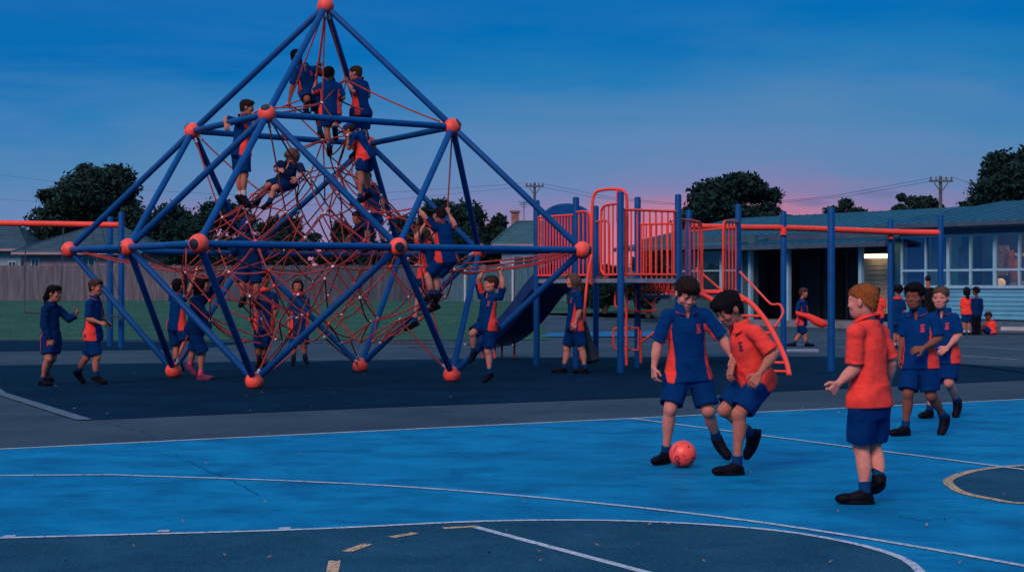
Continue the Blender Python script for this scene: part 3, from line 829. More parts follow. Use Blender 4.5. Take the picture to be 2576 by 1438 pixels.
mb = MB(); fbox(mb, ul, uv1 + 3.4, -.3, -.15, .22, 3.3); mb.build('wing_wall', M_TEAL, school)
for x0, x1 in ((1762, 1806), (1812, 1858), (1700, 1750)):
    ua, ub = fu(x0), fu(x1)
    m_ = MB()
    for (a_, b_, c_, d_) in ((ua, ua + .06, 1.0, 2.75), (ub - .06, ub, 1.0, 2.75), (ua, ub, 1.0, 1.07), (ua, ub, 2.68, 2.75), (ua, ub, 1.98, 2.04)): fbox(m_, a_, b_, -.16, -.08, c_, d_)
    wn = m_.build('window', M_FRAME, school)
    q = MB(); fbox(q, ua, ub, -.148, -.13, 1.07, 2.68); q.build('pane', mat('dark_glass', (.012, .03, .045), .06, .3, .6, spec=.8), wn)
# roofs
def slab(mb, u0, u1, o0, z0, o1, z1, th=.14):
    a, b, c, d = FP(u0, o0, z0), FP(u1, o0, z0), FP(u1, o1, z1), FP(u0, o1, z1); t = Vector((0, 0, -th))
    return mb.add([a, b, c, d, a + t, b + t, c + t, d + t], [(0, 1, 2, 3), (7, 6, 5, 4), (0, 4, 5, 1), (1, 5, 6, 2), (2, 6, 7, 3), (3, 7, 4, 0)])
def ribbed(mb, u0, u1, o0, z0, o1, z1, step=.42):
    n = int(abs(u1 - u0) / step)
    for i in range(n + 1):
        u = u0 + (u1 - u0) * i / n
        mb.tube([FP(u, o0 + .01, z0 + .012), FP(u, o1, z1 + .012)], .012, 5)
mb = MB(); slab(mb, -10, uv0 + .4, .65, 3.42, -6.0, 4.42); ribbed(mb, -10, uv0 + .4, .65, 3.42, -6, 4.42)
slab(mb, uv0 + .4, uv1 + 4, -1.2, 3.36, -6.0, 4.30); ribbed(mb, uv0 + .4, uv1 + 4, -1.2, 3.36, -6, 4.3)
mb.build('main_roof', M_ROOF, school)
mb = MB(); slab(mb, uv0 - .15, ul + .4, .75, 2.88, -3.0, 3.30, .1); ribbed(mb, uv0 - .1, ul + .4, .75, 2.88, -3.0, 3.3)
slab(mb, ul + .4, uv1 + 4, .5, 2.96, -2.5, 3.42, .1)
mb.build('verandah_roof', M_ROOF, school)
mb = MB(); fbox(mb, -10, uv0 + .4, .66, .78, 3.28, 3.41); fbox(mb, uv0 - .15, ul + .4, .76, .88, 2.72, 2.87); fbox(mb, ul + .4, uv1 + 4, .51, .62, 2.8, 2.95)
fbox(mb, uv0 + .4, uv1 + 4, -1.3, -1.18, 3.1, 3.30)
mb.build('gutter', M_FASC, school)
mb = MB(); slab(mb, -10, uv0 + .4, .64, 3.27, -.12, 3.27, .02); mb.build('soffit', mat('soffit_paint', (.12, .2, .28), .7), school)
# small pale step box by the wall
st_ = MB(); p = G(2545, 838); st_.obox((p.x, p.y - 1.2, .17), (.55, -.3, 0), (.12, .2, 0), (0, 0, .05)); st_.obox((p.x + .62, p.y - 1.4, .16), (.16, -.1, 0), (.1, .16, 0), (0, 0, .16))
tag(st_.build('step_box', mat('pale_concrete', (.3, .36, .42), .8, .2, 3), origin=(p.x, p.y - 1.2, 0)), 'pale low step box on the ground by the weatherboard wall', 'step')

# ---------------------------------------------------------------- houses over the fence
M_TILE = mat('roof_tiles', (.008, .04, .07), .8, .3, 1.2, .6, 14, stretch=(1, 1, 4))
M_TILE2 = mat('teal_roof_tiles', (.010, .06, .085), .7, .3, 1.2, .6, 14, stretch=(1, 1, 4))
M_WALLP = mat('pinkish_render', (.25, .20, .25), .8, .1, 1.5, .2)
M_WALLW = mat('white_render', (.16, .29, .38), .8, .08, 1.5, .2)
def house(label, x0, x1, d, dep, zb, ze, zr, mw, mr, wins, ridge=.35, gut=None):
    cx = (x0 + x1) / 2
    r = empty('house', (cx, d + dep / 2, zb), label, 'house')
    MB().box((x0, d, zb), (x1, d + dep, ze)).build('wall', mw, r)
    ov = .55; L_ = (x1 - x0) / 2
    a = [(x0 - ov, d - ov), (x1 + ov, d - ov), (x1 + ov, d + dep + ov), (x0 - ov, d + dep + ov)]
    ra, rb = (cx - L_ * ridge, d + dep / 2, zr), (cx + L_ * ridge, d + dep / 2, zr)
    mb = MB().add([(*p, ze) for p in a] + [ra, rb] + [(*p, ze - .08) for p in a], [(0, 1, 5, 4), (1, 2, 5), (2, 3, 4, 5), (3, 0, 4), (9, 8, 7, 6)[::1], (0, 6, 7, 1), (1, 7, 8, 2), (2, 8, 9, 3), (3, 9, 6, 0)])
    n = int((zr - ze) / .13)
    for i in range(1, n):       # tile courses and hips as raised rows on the front slope
        t = i / n
        p = Vector((*a[0], ze)).lerp(Vector(ra), t); q = Vector((*a[1], ze)).lerp(Vector(rb), t)
        mb.tube([p, q], .03, 5)
        p2 = Vector((*a[2], ze)).lerp(Vector(rb), t); mb.tube([q, p2], .03, 5)
        p3 = Vector((*a[3], ze)).lerp(Vector(ra), t); mb.tube([p, p3], .03, 5)
    for p, q in ((a[0], ra), (a[1], rb)): mb.tube([(*p, ze), q], .07, 6)
    mb.tube([ra, rb], .07, 6)
    mb.build('roof', mr, r)
    MB().box((x0 - ov, d - ov - .1, ze - .16), (x1 + ov, d - ov + .02, ze - .02)).build('gutter', gut or M_WALLP, r)
    for (a_, b_, c_, e_) in wins:
        wn = MB().box((a_, d - .06, c_), (b_, d - .005, e_)).build('window', M_FRAME, r)
        MB().box((a_ + .08, d - .075, c_ + .08), ((a_ + b_) / 2 - .03, d - .062, e_ - .08)).box(((a_ + b_) / 2 + .03, d - .075, c_ + .08), (b_ - .08, d - .062, e_ - .08)).build('pane', MATS['dark_glass'], wn)
    return r
X = lambda x, d: (x - CX) / F * d
house('low house with dark hipped tile roof and pinkish wall behind the weathered fence', X(60, 92), X(380, 92), 92, 9, .7, 3.45, 5.1, M_WALLP, M_TILE, [(X(78, 92), X(100, 92), 2.1, 3.1), (X(205, 92), X(240, 92), 2.3, 3.2)], .25)
house('house with layered dark tile roof cut off at the left edge of the photo', X(-130, 96), X(52, 96), 96, 8, .7, 3.75, 5.4, M_WALLW, M_TILE, [(X(20, 96), X(42, 96), 2.0, 3.0)], .3)
h3 = house('white house with teal tiled roof and a chimney behind the slide', X(1262, 84), X(1420, 84), 84, 8, .7, 3.7, 5.05, M_WALLW, M_TILE2, [(X(1290, 84), X(1345, 84), 2.0, 3.1)], .5)
MB().obox((X(1296, 88), 88.2, 5.1), (.22, 0, 0), (0, .22, 0), (0, 0, .5)).obox((X(1296, 88), 88.2, 5.62), (.3, 0, 0), (0, .3, 0), (0, 0, .05)).build('chimney', mat('chimney_brick', (.18, .10, .10), .8, .2, 4), h3)
an = MB().tube([W(1318, 556, 87.6), W(1318, 505, 87.6)], .025, 6)
for y, l in ((508, 15), (514, 12), (520, 8)): an.tube([W(1318 - l, y, 87.6), W(1318 + l, y + 1, 87.6)], .016, 5)
an.tube([W(1310, 512, 86), W(1326, 510, 89)], .016, 5)
an.build('antenna', M_CHAIN, h3)

# ---------------------------------------------------------------- power poles and lines
M_PW = mat('pole_wood', (.06, .075, .09), .85, .2, 3, .4)
def power_pole(x, d, ytop, label):
    p = W(x, ytop, d); r = empty('power_pole', (p.x, d, 0), label, 'utility pole')
    MB().tube([(p.x, d, 0), p], [.15, .09], 10).build('pole', M_PW, r)
    c = MB().obox(p + Vector((0, -.14, -.3)), (.68, 0, 0), (0, .05, 0), (0, 0, .055)).build('crossarm', M_PW, r)
    for s in (-.6, -.3, .3, .6): MB().tube([p + Vector((s, -.14, -.28)), p + Vector((s, -.14, -.05))], [.06, .045], 8).build('insulator', M_PW, c)
    for s in (-.4, .4): MB().tube([p + Vector((s, -.14, -.4)), p + Vector((0, -.1, -.95))], .03, 5).build('brace', M_PW, r)
    return p
pa = power_pole(1345, 118, 459, 'timber power pole with crossarm rising behind the play tower')
pb = power_pole(2366, 92, 443, 'timber power pole with crossarm above the school roof')
def cable(label, p, q, sag, r=.022):
    o = MB().tube(rope_pts(Vector(p), Vector(q), sag), r * .55, 5).build('power_line', M_CHAIN, origin=p)
    tag(o, label, 'power line')
for k, s in enumerate((-.6, .6)):
    cable(('front' if k == 0 else 'rear') + ' power line strung between the two timber poles', pa + Vector((s, -.1, -.1)), pb + Vector((s * .8, -.1, -.1)), 1.6)
cable('upper power line running left from the pole behind the tower', pa + Vector((-.6, 0, -.05)), W(-300, 385, 150), 2.2)
cable('lower power line running left from the pole behind the tower', pa + Vector((-.6, 0, -.3)), W(-300, 462, 150), 2.0)
cable('power line running out of the photo past the right tree', pb + Vector((.6, 0, -.05)), W(2900, 470, 80), .8)

# ---------------------------------------------------------------- trees
def leaf_mat(name, c, v):
    m = bpy.data.materials.new(name); t, b = nt(m)
    a = t.nodes.new('ShaderNodeAttribute'); a.attribute_name = 'tone'
    r = t.nodes.new('ShaderNodeValToRGB'); r.color_ramp.elements[0].color = (*[q * (1 - v) for q in c], 1); r.color_ramp.elements[1].color = (*[q * (1 + v * 1.3) for q in c], 1)
    t.links.new(a.outputs['Fac'], r.inputs[0]); t.links.new(r.outputs[0], b.inputs['Base Color'])
    b.inputs['Roughness'].default_value = .9; b.inputs['Specular IOR Level'].default_value = .04
    return m
M_LEAF = leaf_mat('dark_leaves', (.009, .030, .030), .38)
M_LEAF2 = leaf_mat('olive_leaves', (.012, .033, .030), .38)
M_BARK = mat('bark', (.03, .025, .025), .9, .3, 5, .6)
def tree(name, label, x, yb, yt, x0, x1, d, nl, leaf=.3, m=None, lobes=16, seed=1, trunk=True, group=None, ragged=.35, cat='tree'):
    """crown fills x0..x1, yt..yb (px) at depth d; lobes of leaf cards, gaps between them"""
    g = np.random.default_rng(seed)
    cxw, half = X((x0 + x1) / 2, d), (x1 - x0) / F * d / 2
    zt, zb = EYE + (HZ - yt) / F * d, EYE + (HZ - yb) / F * d
    gx = X(x, d); gz = hgt(gx, d)
    r = empty(name, (gx, d, gz), label, cat, group)
    hz = (zt - zb) / 2; cz = (zt + zb) / 2; dep = min(half, hz * 1.3) * .9
    P = []; 
    nl = int(nl * 3.2); lobes = int(lobes * 1.5); leaf *= .62
    for k in range(lobes):
        while True:
            q = g.uniform(-1, 1, 3)
            if .3 < np.linalg.norm(q) < 1: break
        if q[2] < -.2: q[2] *= .9
        q = q * .84
        rad = g.uniform(.12, .37)
        n = int(nl / lobes * (rad / .32) ** 2)
        v = g.normal(size=(n, 3)); v /= np.linalg.norm(v, axis=1)[:, None]
        rr = rad * (g.uniform(.25, 1, n) ** .5)[:, None] * (1 + ragged * g.normal(size=(n, 1)) * .35) * np.where(g.random((n, 1)) < .06, g.uniform(1, 1.2, (n, 1)), 1)
        P.append(q + v * rr * np.array([1, 1, .85]))
    P = np.concatenate(P) * np.array([half, dep, hz]) + np.array([cxw, d, cz])
    P = P[P[:, 2] > gz + .1]
    n = len(P)
    a = g.normal(size=(n, 3)); a /= np.linalg.norm(a, axis=1)[:, None]
    b = np.cross(a, g.normal(size=(n, 3))); b /= np.linalg.norm(b, axis=1)[:, None]
    s = (leaf * g.uniform(.5, 1.3, n))[:, None]
    o = np.array([gx, d, gz])
    c = P - o
    V = np.stack([c - a * s, c + b * s * .45, c + a * s, c - b * s * .45], 1).reshape(-1, 3)
    me = bpy.data.meshes.new('crown'); me.vertices.add(4 * n); me.vertices.foreach_set('co', V.astype(np.float32).ravel())
    me.loops.add(4 * n); me.loops.foreach_set('vertex_index', np.arange(4 * n, dtype=np.int32)); me.polygons.add(n); me.polygons.foreach_set('loop_start', np.arange(0, 4 * n, 4, dtype=np.int32))
    at = me.attributes.new('tone', 'FLOAT', 'POINT'); at.data.foreach_set('value', np.repeat(g.uniform(0, 1, n), 4).astype(np.float32))
    me.update(); me.validate(); me.materials.append(m or M_LEAF)
    ob = bpy.data.objects.new('crown', me); COL.objects.link(ob); ob.parent = r
    tk = MB(); tr_ = max(.08, min(.35, half * .08)); top = Vector((gx, d, gz + (cz - gz) * .9))
    tk.tube([Vector((gx, d, gz)), Vector((gx + .1, d, gz + (cz - gz) * .45)), top], [tr_ * 1.3, tr_, tr_ * .6], 9)
    for k in range(6):
        q = P[int(g.integers(0, n))]
        tk.tube([top.lerp(Vector((gx, d, gz)), .25 * (k % 3)), Vector(q).lerp(top, .4) + Vector((0, 0, .2)), Vector(q)], [tr_ * .5, tr_ * .3, tr_ * .1], 6)
    tk.build('trunk', M_BARK, r)
    return r
T = tree
T('broad_tree', 'broad dark tree with an uneven crown behind the left house', 225, 690, 398, 50, 395, 104, 16000, .3, M_LEAF2, 30, 1)
T('broad_tree', 'mid height dark tree right of the big left tree, seen through the frame poles', 480, 720, 478, 350, 660, 100, 11000, .28, M_LEAF, 26, 2)
T('broad_tree', 'low dark tree behind the middle of the rope net', 720, 720, 540, 600, 830, 95, 7000, .26, M_LEAF, 18, 3)
T('broad_tree', 'low dark tree just left of the net centre', 880, 720, 552, 800, 960, 96, 4500, .26, M_LEAF2, 14, 4)
T('broad_tree', 'spreading dark tree behind the right side of the rope net', 1110, 720, 486, 968, 1235, 90, 9500, .26, M_LEAF, 22, 5)
T('broad_tree', 'small tree between the net and the chimney', 1222, 720, 520, 1150, 1292, 93, 4500, .25, M_LEAF2, 14, 6)
T('broad_tree', 'large round dark tree above the play tower and school roof', 1858, 660, 420, 1700, 2035, 84, 17000, .27, M_LEAF, 34, 7)
T('broad_tree', 'small distant treetop showing over the school roof', 2132, 600, 500, 2068, 2198, 105, 4000, .26, M_LEAF, 12, 8)
T('broad_tree', 'treetop over the school roof beside the power pole', 2295, 600, 472, 2222, 2372, 100, 5000, .26, M_LEAF2, 14, 9)
T('broad_tree', 'tall dark tree at the right edge above the roof', 2560, 640, 372, 2408, 2730, 78, 16000, .25, M_LEAF, 32, 10)
for i, (x0, x1, yt, lb) in enumerate(((380, 660, 566, 'dark hedge bush behind the left frame poles along the fence'), (640, 800, 572, 'dark hedge bush left of the net centre along the dark fence'), (780, 960, 578, 'dark hedge bush behind the net centre'), (940, 1130, 566, 'dark hedge bush right of the net centre'), (1100, 1262, 562, 'dark hedge bush against the teal fence left of the white house'))):
    T('hedge_bush', lb, (x0 + x1) / 2, 760, yt, x0, x1, 81 + i, 5000, .22, M_LEAF, 16, 20 + i, group='hedge bushes along the fence', cat='bush')
for i, (x0, x1, yt, yb, lb) in enumerate(((1470, 1570, 640, 790, 'dark bush under the play tower deck'), (1560, 1700, 620, 790, 'dark bush behind the climbing bars, nearest the school'), (1420, 1500, 690, 780, 'small bush with orange flowers behind the slide'))):
    T('garden_bush', lb, (x0 + x1) / 2, yb, yt, x0, x1, (60, 57.5, 64)[i], 4000, .17, M_LEAF if i < 2 else M_LEAF2, 14, 30 + i, cat='bush')
# ---------------------------------------------------------------- bodies: smooth implicit surfaces turned into one mesh each
f4 = np.float32
def nv(v): v = np.asarray(v, float); return v / (np.linalg.norm(v) + 1e-9)
class Fld:
    def __init__(s, lo, hi, h):
        s.h = h; s.lo = np.asarray(lo, float) - 2.5 * h
        n = np.ceil((np.asarray(hi, float) + 2.5 * h - s.lo) / h).astype(int) + 1
        s.ax = [(s.lo[i] + h * np.arange(n[i])).astype(f4) for i in range(3)]
        s.f = np.full(n, .25, f4)
    def sub(s, lo, hi):
        sl = []
        for i in range(3):
            a = int(max(0, math.floor((lo[i] - s.lo[i]) / s.h))); b = int(min(s.f.shape[i], math.ceil((hi[i] - s.lo[i]) / s.h) + 2))
            sl.append(slice(a, max(a, b)))
        return tuple(sl), s.ax[0][sl[0]][:, None, None], s.ax[1][sl[1]][None, :, None], s.ax[2][sl[2]][None, None, :]
    def put(s, prim, k=.0, neg=False):
        fn, lo, hi = prim
        p = k + 2 * s.h
        sl, x, y, z = s.sub(lo - p, hi + p)
        a = s.f[sl]
        if not a.size: return s
        d = fn(x, y, z).astype(f4)
        if neg:
            a[...] = np.maximum(a, -d) if k <= 0 else -smn(-a, d, k)
        else:
            a[...] = np.minimum(a, d) if k <= 0 else smn(a, d, k)
        return s
    def cut(s, p, n):
        """keep the side n points to"""
        n = nv(n); x, y, z = s.ax
        s.f = np.maximum(s.f, -((x[:, None, None] - p[0]) * n[0] + (y[None, :, None] - p[1]) * n[1] + (z[None, None, :] - p[2]) * n[2]).astype(f4))
        return s
    def noise(s, amp, wl, seed, dirs=None):
        g = np.random.default_rng(seed); x, y, z = s.ax[0][:, None, None], s.ax[1][None, :, None], s.ax[2][None, None, :]
        t = 0
        for k in range(5):
            d = g.normal(size=3) if dirs is None else dirs + g.normal(size=3) * .45
            d = nv(d) * 2 * math.pi / (wl * g.uniform(.6, 1.6)); e = nv(g.normal(size=3)) * 2 * math.pi / (wl * g.uniform(1.5, 3))
            t = t + np.sin(x * d[0] + y * d[1] + z * d[2] + g.uniform(0, 6)) * np.sin(x * e[0] + y * e[1] + z * e[2] + g.uniform(0, 6))
        s.f += (amp * .5 * t).astype(f4); return s
    def nets(s):
        f = s.f; neg = f < 0
        c = np.zeros(np.array(f.shape) - 1, np.int8)
        for i in (0, 1):
            for j in (0, 1):
                for k in (0, 1): c += neg[i:f.shape[0] - 1 + i, j:f.shape[1] - 1 + j, k:f.shape[2] - 1 + k]
        act = np.argwhere((c > 0) & (c < 8))
        n = len(act)
        if n == 0: return np.zeros((0, 3)), np.zeros((0, 4), int)
        idm = np.full(c.shape, -1, np.int32); idm[act[:, 0], act[:, 1], act[:, 2]] = np.arange(n)
        cor = np.array([(i, j, k) for i in (0, 1) for j in (0, 1) for k in (0, 1)])
        val = np.stack([f[act[:, 0] + q[0], act[:, 1] + q[1], act[:, 2] + q[2]] for q in cor], 1)
        acc = np.zeros((n, 3)); cnt = np.zeros(n)
        for a in range(8):
            for b in range(a + 1, 8):
                if np.abs(cor[a] - cor[b]).sum() != 1: continue
                va, vb = val[:, a], val[:, b]; m = (va < 0) != (vb < 0)
                t = np.where(m, va / np.where(m, va - vb, 1), 0)[:, None]
                acc += np.where(m[:, None], cor[a] + t * (cor[b] - cor[a]), 0); cnt += m
        V = (act + acc / cnt[:, None]) * s.h + s.lo
        Q = []
        for ax in range(3):
            u, v = (ax + 1) % 3, (ax + 2) % 3
            A = np.moveaxis(neg, ax, 0); m = np.argwhere(A[:-1] != A[1:])
            if ax: # restore axis order
                o = [0, 0, 0]; rest = [i for i in range(3) if i != ax]
                m2 = np.zeros_like(m); m2[:, ax] = m[:, 0]; m2[:, rest[0]] = m[:, 1]; m2[:, rest[1]] = m[:, 2]; m = m2
            m = m[(m[:, u] > 0) & (m[:, v] > 0) & (m[:, u] < f.shape[u] - 1) & (m[:, v] < f.shape[v] - 1)]
            def at(du, dv):
                q = m.copy(); q[:, u] += du; q[:, v] += dv; return idm[q[:, 0], q[:, 1], q[:, 2]]
            q = np.stack([at(-1, -1), at(0, -1), at(0, 0), at(-1, 0)], 1)
            flip = ~neg[m[:, 0], m[:, 1], m[:, 2]]
            q[flip] = q[flip][:, ::-1]; Q.append(q)
        return V, np.concatenate(Q)
    def mesh(s, name, m, attrs=None):
        V, Q = s.nets(); return mkmesh(name, V, Q, m, attrs)
def mkmesh(name, V, Q, m, attrs=None):
    me = bpy.data.meshes.new(name); me.vertices.add(len(V)); me.vertices.foreach_set('co', V.astype(f4).ravel())
    me.loops.add(4 * len(Q)); me.loops.foreach_set('vertex_index', Q.astype(np.int32).ravel())
    me.polygons.add(len(Q)); me.polygons.foreach_set('loop_start', np.arange(0, 4 * len(Q), 4, dtype=np.int32))
    me.polygons.foreach_set('use_smooth', np.ones(len(Q), bool))
    for k, fn in (attrs or {}).items():
        d = fn(V)
        if d.ndim == 2: me.attributes.new(k, 'FLOAT_VECTOR', 'POINT').data.foreach_set('vector', d.astype(f4).ravel())
        else: me.attributes.new(k, 'FLOAT', 'POINT').data.foreach_set('value', d.astype(f4))
    me.update(); me.validate(); me.materials.append(m)
    return me
def smn(a, b, k):
    h = np.clip(.5 + .5 * (b - a) / k, 0, 1); return b + (a - b) * h - k * h * (1 - h)
def cap(p, q, r0, r1):
    p, q = np.asarray(p, float), np.asarray(q, float); d = q - p; dd = float(d @ d) + 1e-9
    def fn(x, y, z):
        X_, Y_, Z_ = x - f4(p[0]), y - f4(p[1]), z - f4(p[2])
        t = np.clip((X_ * f4(d[0]) + Y_ * f4(d[1]) + Z_ * f4(d[2])) / f4(dd), 0, 1)
        return np.sqrt((X_ - t * f4(d[0])) ** 2 + (Y_ - t * f4(d[1])) ** 2 + (Z_ - t * f4(d[2])) ** 2) - (f4(r0) + t * f4(r1 - r0))
    R = max(r0, r1); return fn, np.minimum(p, q) - R, np.maximum(p, q) + R
def ell(c, M, r):
    """M rows: the axes"""
    c, M, r = np.asarray(c, float), np.asarray(M, float), np.asarray(r, float)
    def fn(x, y, z):
        X_, Y_, Z_ = x - f4(c[0]), y - f4(c[1]), z - f4(c[2])
        q = [(X_ * f4(M[i][0]) + Y_ * f4(M[i][1]) + Z_ * f4(M[i][2])) for i in range(3)]
        k0 = np.sqrt(sum((q[i] / f4(r[i])) ** 2 for i in range(3))); k1 = np.sqrt(sum((q[i] / f4(r[i] ** 2)) ** 2 for i in range(3))) + f4(1e-6)
        return k0 * (k0 - 1) / k1
    R = r.max(); return fn, c - R, c + R
def loft(o, M, zs, ws, ts, yo=None):
    """elliptical sections along axis M[2] from o; M rows = right, forward, up"""
    o, M = np.asarray(o, float), np.asarray(M, float); zs, ws, ts = map(lambda a: np.asarray(a, float), (zs, ws, ts)); yo = np.zeros(len(zs)) if yo is None else np.asarray(yo, float)
    zz = np.linspace(zs[0], zs[-1], 160); wt, tt, yt = np.interp(zz, zs, ws), np.interp(zz, zs, ts), np.interp(zz, zs, yo)
    ker = np.ones(13) / 13
    pad = lambda a: np.convolve(np.pad(a, 6, mode='edge'), ker, 'valid')
    wt, tt, yt = pad(wt), pad(tt), pad(yt)
    def fn(x, y, z):
        X_, Y_, Z_ = x - f4(o[0]), y - f4(o[1]), z - f4(o[2])
        a, b, c = [(X_ * f4(M[i][0]) + Y_ * f4(M[i][1]) + Z_ * f4(M[i][2])) for i in range(3)]
        i = np.clip((c - zz[0]) / (zz[-1] - zz[0]) * 159, 0, 159).astype(np.int32)
        w_, t_ = wt[i].astype(f4), tt[i].astype(f4); b = b - yt[i].astype(f4)
        k = np.sqrt((a / w_) ** 2 + (b / t_) ** 2) + f4(1e-6)
        k1 = np.sqrt((a / w_ ** 2) ** 2 + (b / t_ ** 2) ** 2) + f4(1e-6)
        d = k * (k - 1) / k1
        return np.maximum(d, np.maximum(zz[0] - c, c - zz[-1]))
    R = max(ws.max(), ts.max()) + .02; P = np.array([o + M[2] * zs[0], o + M[2] * zs[-1]])
    return fn, P.min(0) - R, P.max(0) + R

# ---------------------------------------------------------------- cloth, skin, hair materials
def skin_mat(name, c, brow, iris=(.03, .02, .02)):
    if name in MATS: return MATS[name]
    m = bpy.data.materials.new(name); t, b = nt(m); N, L = t.nodes, t.links
    at = N.new('ShaderNodeAttribute'); at.attribute_name = 'head'
    sp = N.new('ShaderNodeSeparateXYZ'); L.new(at.outputs['Vector'], sp.inputs[0])
    def M_(op, a, b_=0., c_=None):
        q = N.new('ShaderNodeMath'); q.operation = op
        for i, v in enumerate((a, b_, c_)):
            if v is None: continue
            if isinstance(v, (int, float)): q.inputs[i].default_value = v
            else: L.new(v, q.inputs[i])
        return q.outputs[0]
    ax_ = M_('ABSOLUTE', sp.outputs[0]); y_, z_ = sp.outputs[1], sp.outputs[2]
    front = M_('GREATER_THAN', y_, .12)
    def blob(cx, cz, rx, rz, soft=.35, tilt=0.):
        u = M_('DIVIDE', M_('SUBTRACT', ax_, cx), rx); zt = M_('SUBTRACT', z_, cz)
        if tilt: zt = M_('SUBTRACT', zt, M_('MULTIPLY', M_('SUBTRACT', ax_, cx), tilt))
        v = M_('DIVIDE', zt, rz)
        d = M_('ADD', M_('MULTIPLY', u, u), M_('MULTIPLY', v, v))
        q = N.new('ShaderNodeMapRange'); q.inputs[1].default_value, q.inputs[2].default_value = 1 + soft, 1 - soft
        L.new(d, q.inputs[0]); return M_('MULTIPLY', q.outputs[0], front)
    nz = N.new('ShaderNodeTexNoise'); nz.inputs['Scale'].default_value = 46; nz.inputs['Detail'].default_value = 5; nz.inputs['Roughness'].default_value = .7
    tc = N.new('ShaderNodeTexCoord'); L.new(tc.outputs['Object'], nz.inputs['Vector'])
    r = N.new('ShaderNodeValToRGB'); r.color_ramp.elements[0].position, r.color_ramp.elements[1].position = .3, .7
    r.color_ramp.elements[0].color = (c[0] * .8, c[1] * .72, c[2] * .72, 1); r.color_ramp.elements[1].color = (c[0] * 1.12, c[1] * 1.1, c[2] * 1.08, 1)
    L.new(nz.outputs[0], r.inputs[0]); out = r.outputs[0]
    def over(fac, col, k=1.):
        nonlocal out
        q = N.new('ShaderNodeMix'); q.data_type = 'RGBA'
        L.new(M_('MULTIPLY', fac, k), q.inputs['Factor']); L.new(out, q.inputs[6]); q.inputs[7].default_value = (*col, 1); out = q.outputs[2]
    over(blob(.2, -.13, .1, .09, .8), (c[0] * 1.05, c[1] * .72, c[2] * .72), .5)              # cheeks
    over(blob(0, -.265, .115, .032), (c[0] * .72, c[1] * .38, c[2] * .42), .85)                # lips
    over(blob(0, -.265, .11, .006, .6), (c[0] * .2, c[1] * .12, c[2] * .14), .9)
    over(blob(.155, .118, .095, .016, .7, .03), brow, .75)                                     # brows
    over(blob(.155, .035, .085, .045, .5), (c[0] * .6, c[1] * .5, c[2] * .5), .5)              # lids
    over(blob(.155, .028, .06, .019), (.15, .135, .14)); over(blob(.152, .03, .026, .022), iris); over(blob(.155, .046, .072, .011), (.012, .01, .012), .85)
    L.new(out, b.inputs['Base Color']); b.inputs['Roughness'].default_value = .62; b.inputs['Specular IOR Level'].default_value = .18
    b.inputs['Subsurface Weight'].default_value = .04; b.inputs['Subsurface Radius'].default_value = (.01, .004, .002)
    MATS[name] = m; return m
def cloth_mat(name, c, panel=None, rough=.85):
    """panel: the colour of side panels and under-sleeves, where the 'panel' attribute passes .5"""
    if name in MATS: return MATS[name]
    m = bpy.data.materials.new(name); t, b = nt(m); N, L = t.nodes, t.links
    tc = N.new('ShaderNodeTexCoord'); nz = N.new('ShaderNodeTexNoise'); nz.inputs['Scale'].default_value = 38; nz.inputs['Detail'].default_value = 6; nz.inputs['Roughness'].default_value = .75
    L.new(tc.outputs['Object'], nz.inputs['Vector'])
    def ramp(c):
        r = N.new('ShaderNodeValToRGB'); r.color_ramp.elements[0].position, r.color_ramp.elements[1].position = .3, .72
        r.color_ramp.elements[0].color = (*[v * .84 for v in c], 1); r.color_ramp.elements[1].color = (*[v * 1.13 for v in c], 1); L.new(nz.outputs[0], r.inputs[0]); return r.outputs[0]
    out = ramp(c)
    if panel:
        a = N.new('ShaderNodeAttribute'); a.attribute_name = 'panel'
        q = N.new('ShaderNodeMapRange'); q.inputs[1].default_value, q.inputs[2].default_value = .47, .53; L.new(a.outputs['Fac'], q.inputs[0])
        x = N.new('ShaderNodeMix'); x.data_type = 'RGBA'; L.new(q.outputs[0], x.inputs['Factor']); L.new(out, x.inputs[6]); L.new(ramp(panel), x.inputs[7]); out = x.outputs[2]
    L.new(out, b.inputs['Base Color']); b.inputs['Roughness'].default_value = rough; b.inputs['Specular IOR Level'].default_value = .03
    b.inputs['Sheen Weight'].default_value = 0
    n2 = N.new('ShaderNodeTexNoise'); n2.inputs['Scale'].default_value = 420; L.new(tc.outputs['Object'], n2.inputs['Vector'])
    n3 = N.new('ShaderNodeTexNoise'); n3.inputs['Scale'].default_value = 22; n3.inputs['Detail'].default_value = 3; n3.inputs['Distortion'].default_value = .6; L.new(tc.outputs['Object'], n3.inputs['Vector'])
    b1 = N.new('ShaderNodeBump'); b1.inputs['Strength'].default_value = .22; b1.inputs['Distance'].default_value = .02; L.new(n3.outputs[0], b1.inputs['Height'])
    b2 = N.new('ShaderNodeBump'); b2.inputs['Strength'].default_value = .2; b2.inputs['Distance'].default_value = .002; L.new(n2.outputs[0], b2.inputs['Height']); L.new(b1.outputs[0], b2.inputs['Normal'])
    L.new(b2.outputs[0], b.inputs['Normal']); MATS[name] = m; return m
SKINS = {'fair': ((.47, .215, .175), (.12, .07, .05)), 'ginger': ((.50, .23, .185), (.25, .11, .05)), 'tan': ((.34, .145, .105), (.02, .015, .015)), 'brown': ((.17, .068, .048), (.01, .008, .008))}
HAIRC = {'black': (.008, .008, .012), 'dark': (.022, .015, .016), 'brown': (.055, .034, .026), 'light': (.12, .08, .06), 'ginger': (.30, .10, .03), 'blond': (.32, .25, .2), 'navy': (.008, .03, .13)}
def hair_mat(k):
    return mat('hair_' + k, tuple(v * .55 for v in HAIRC[k]), .6, 0, 110, .9, 190, col2=tuple(v * 1.25 for v in HAIRC[k]), stretch=(1, 1, .25), spec=.05)
B_ = (.0008, .032, .14); O_ = (.70, .055, .046); NV = (.007, .022, .10)
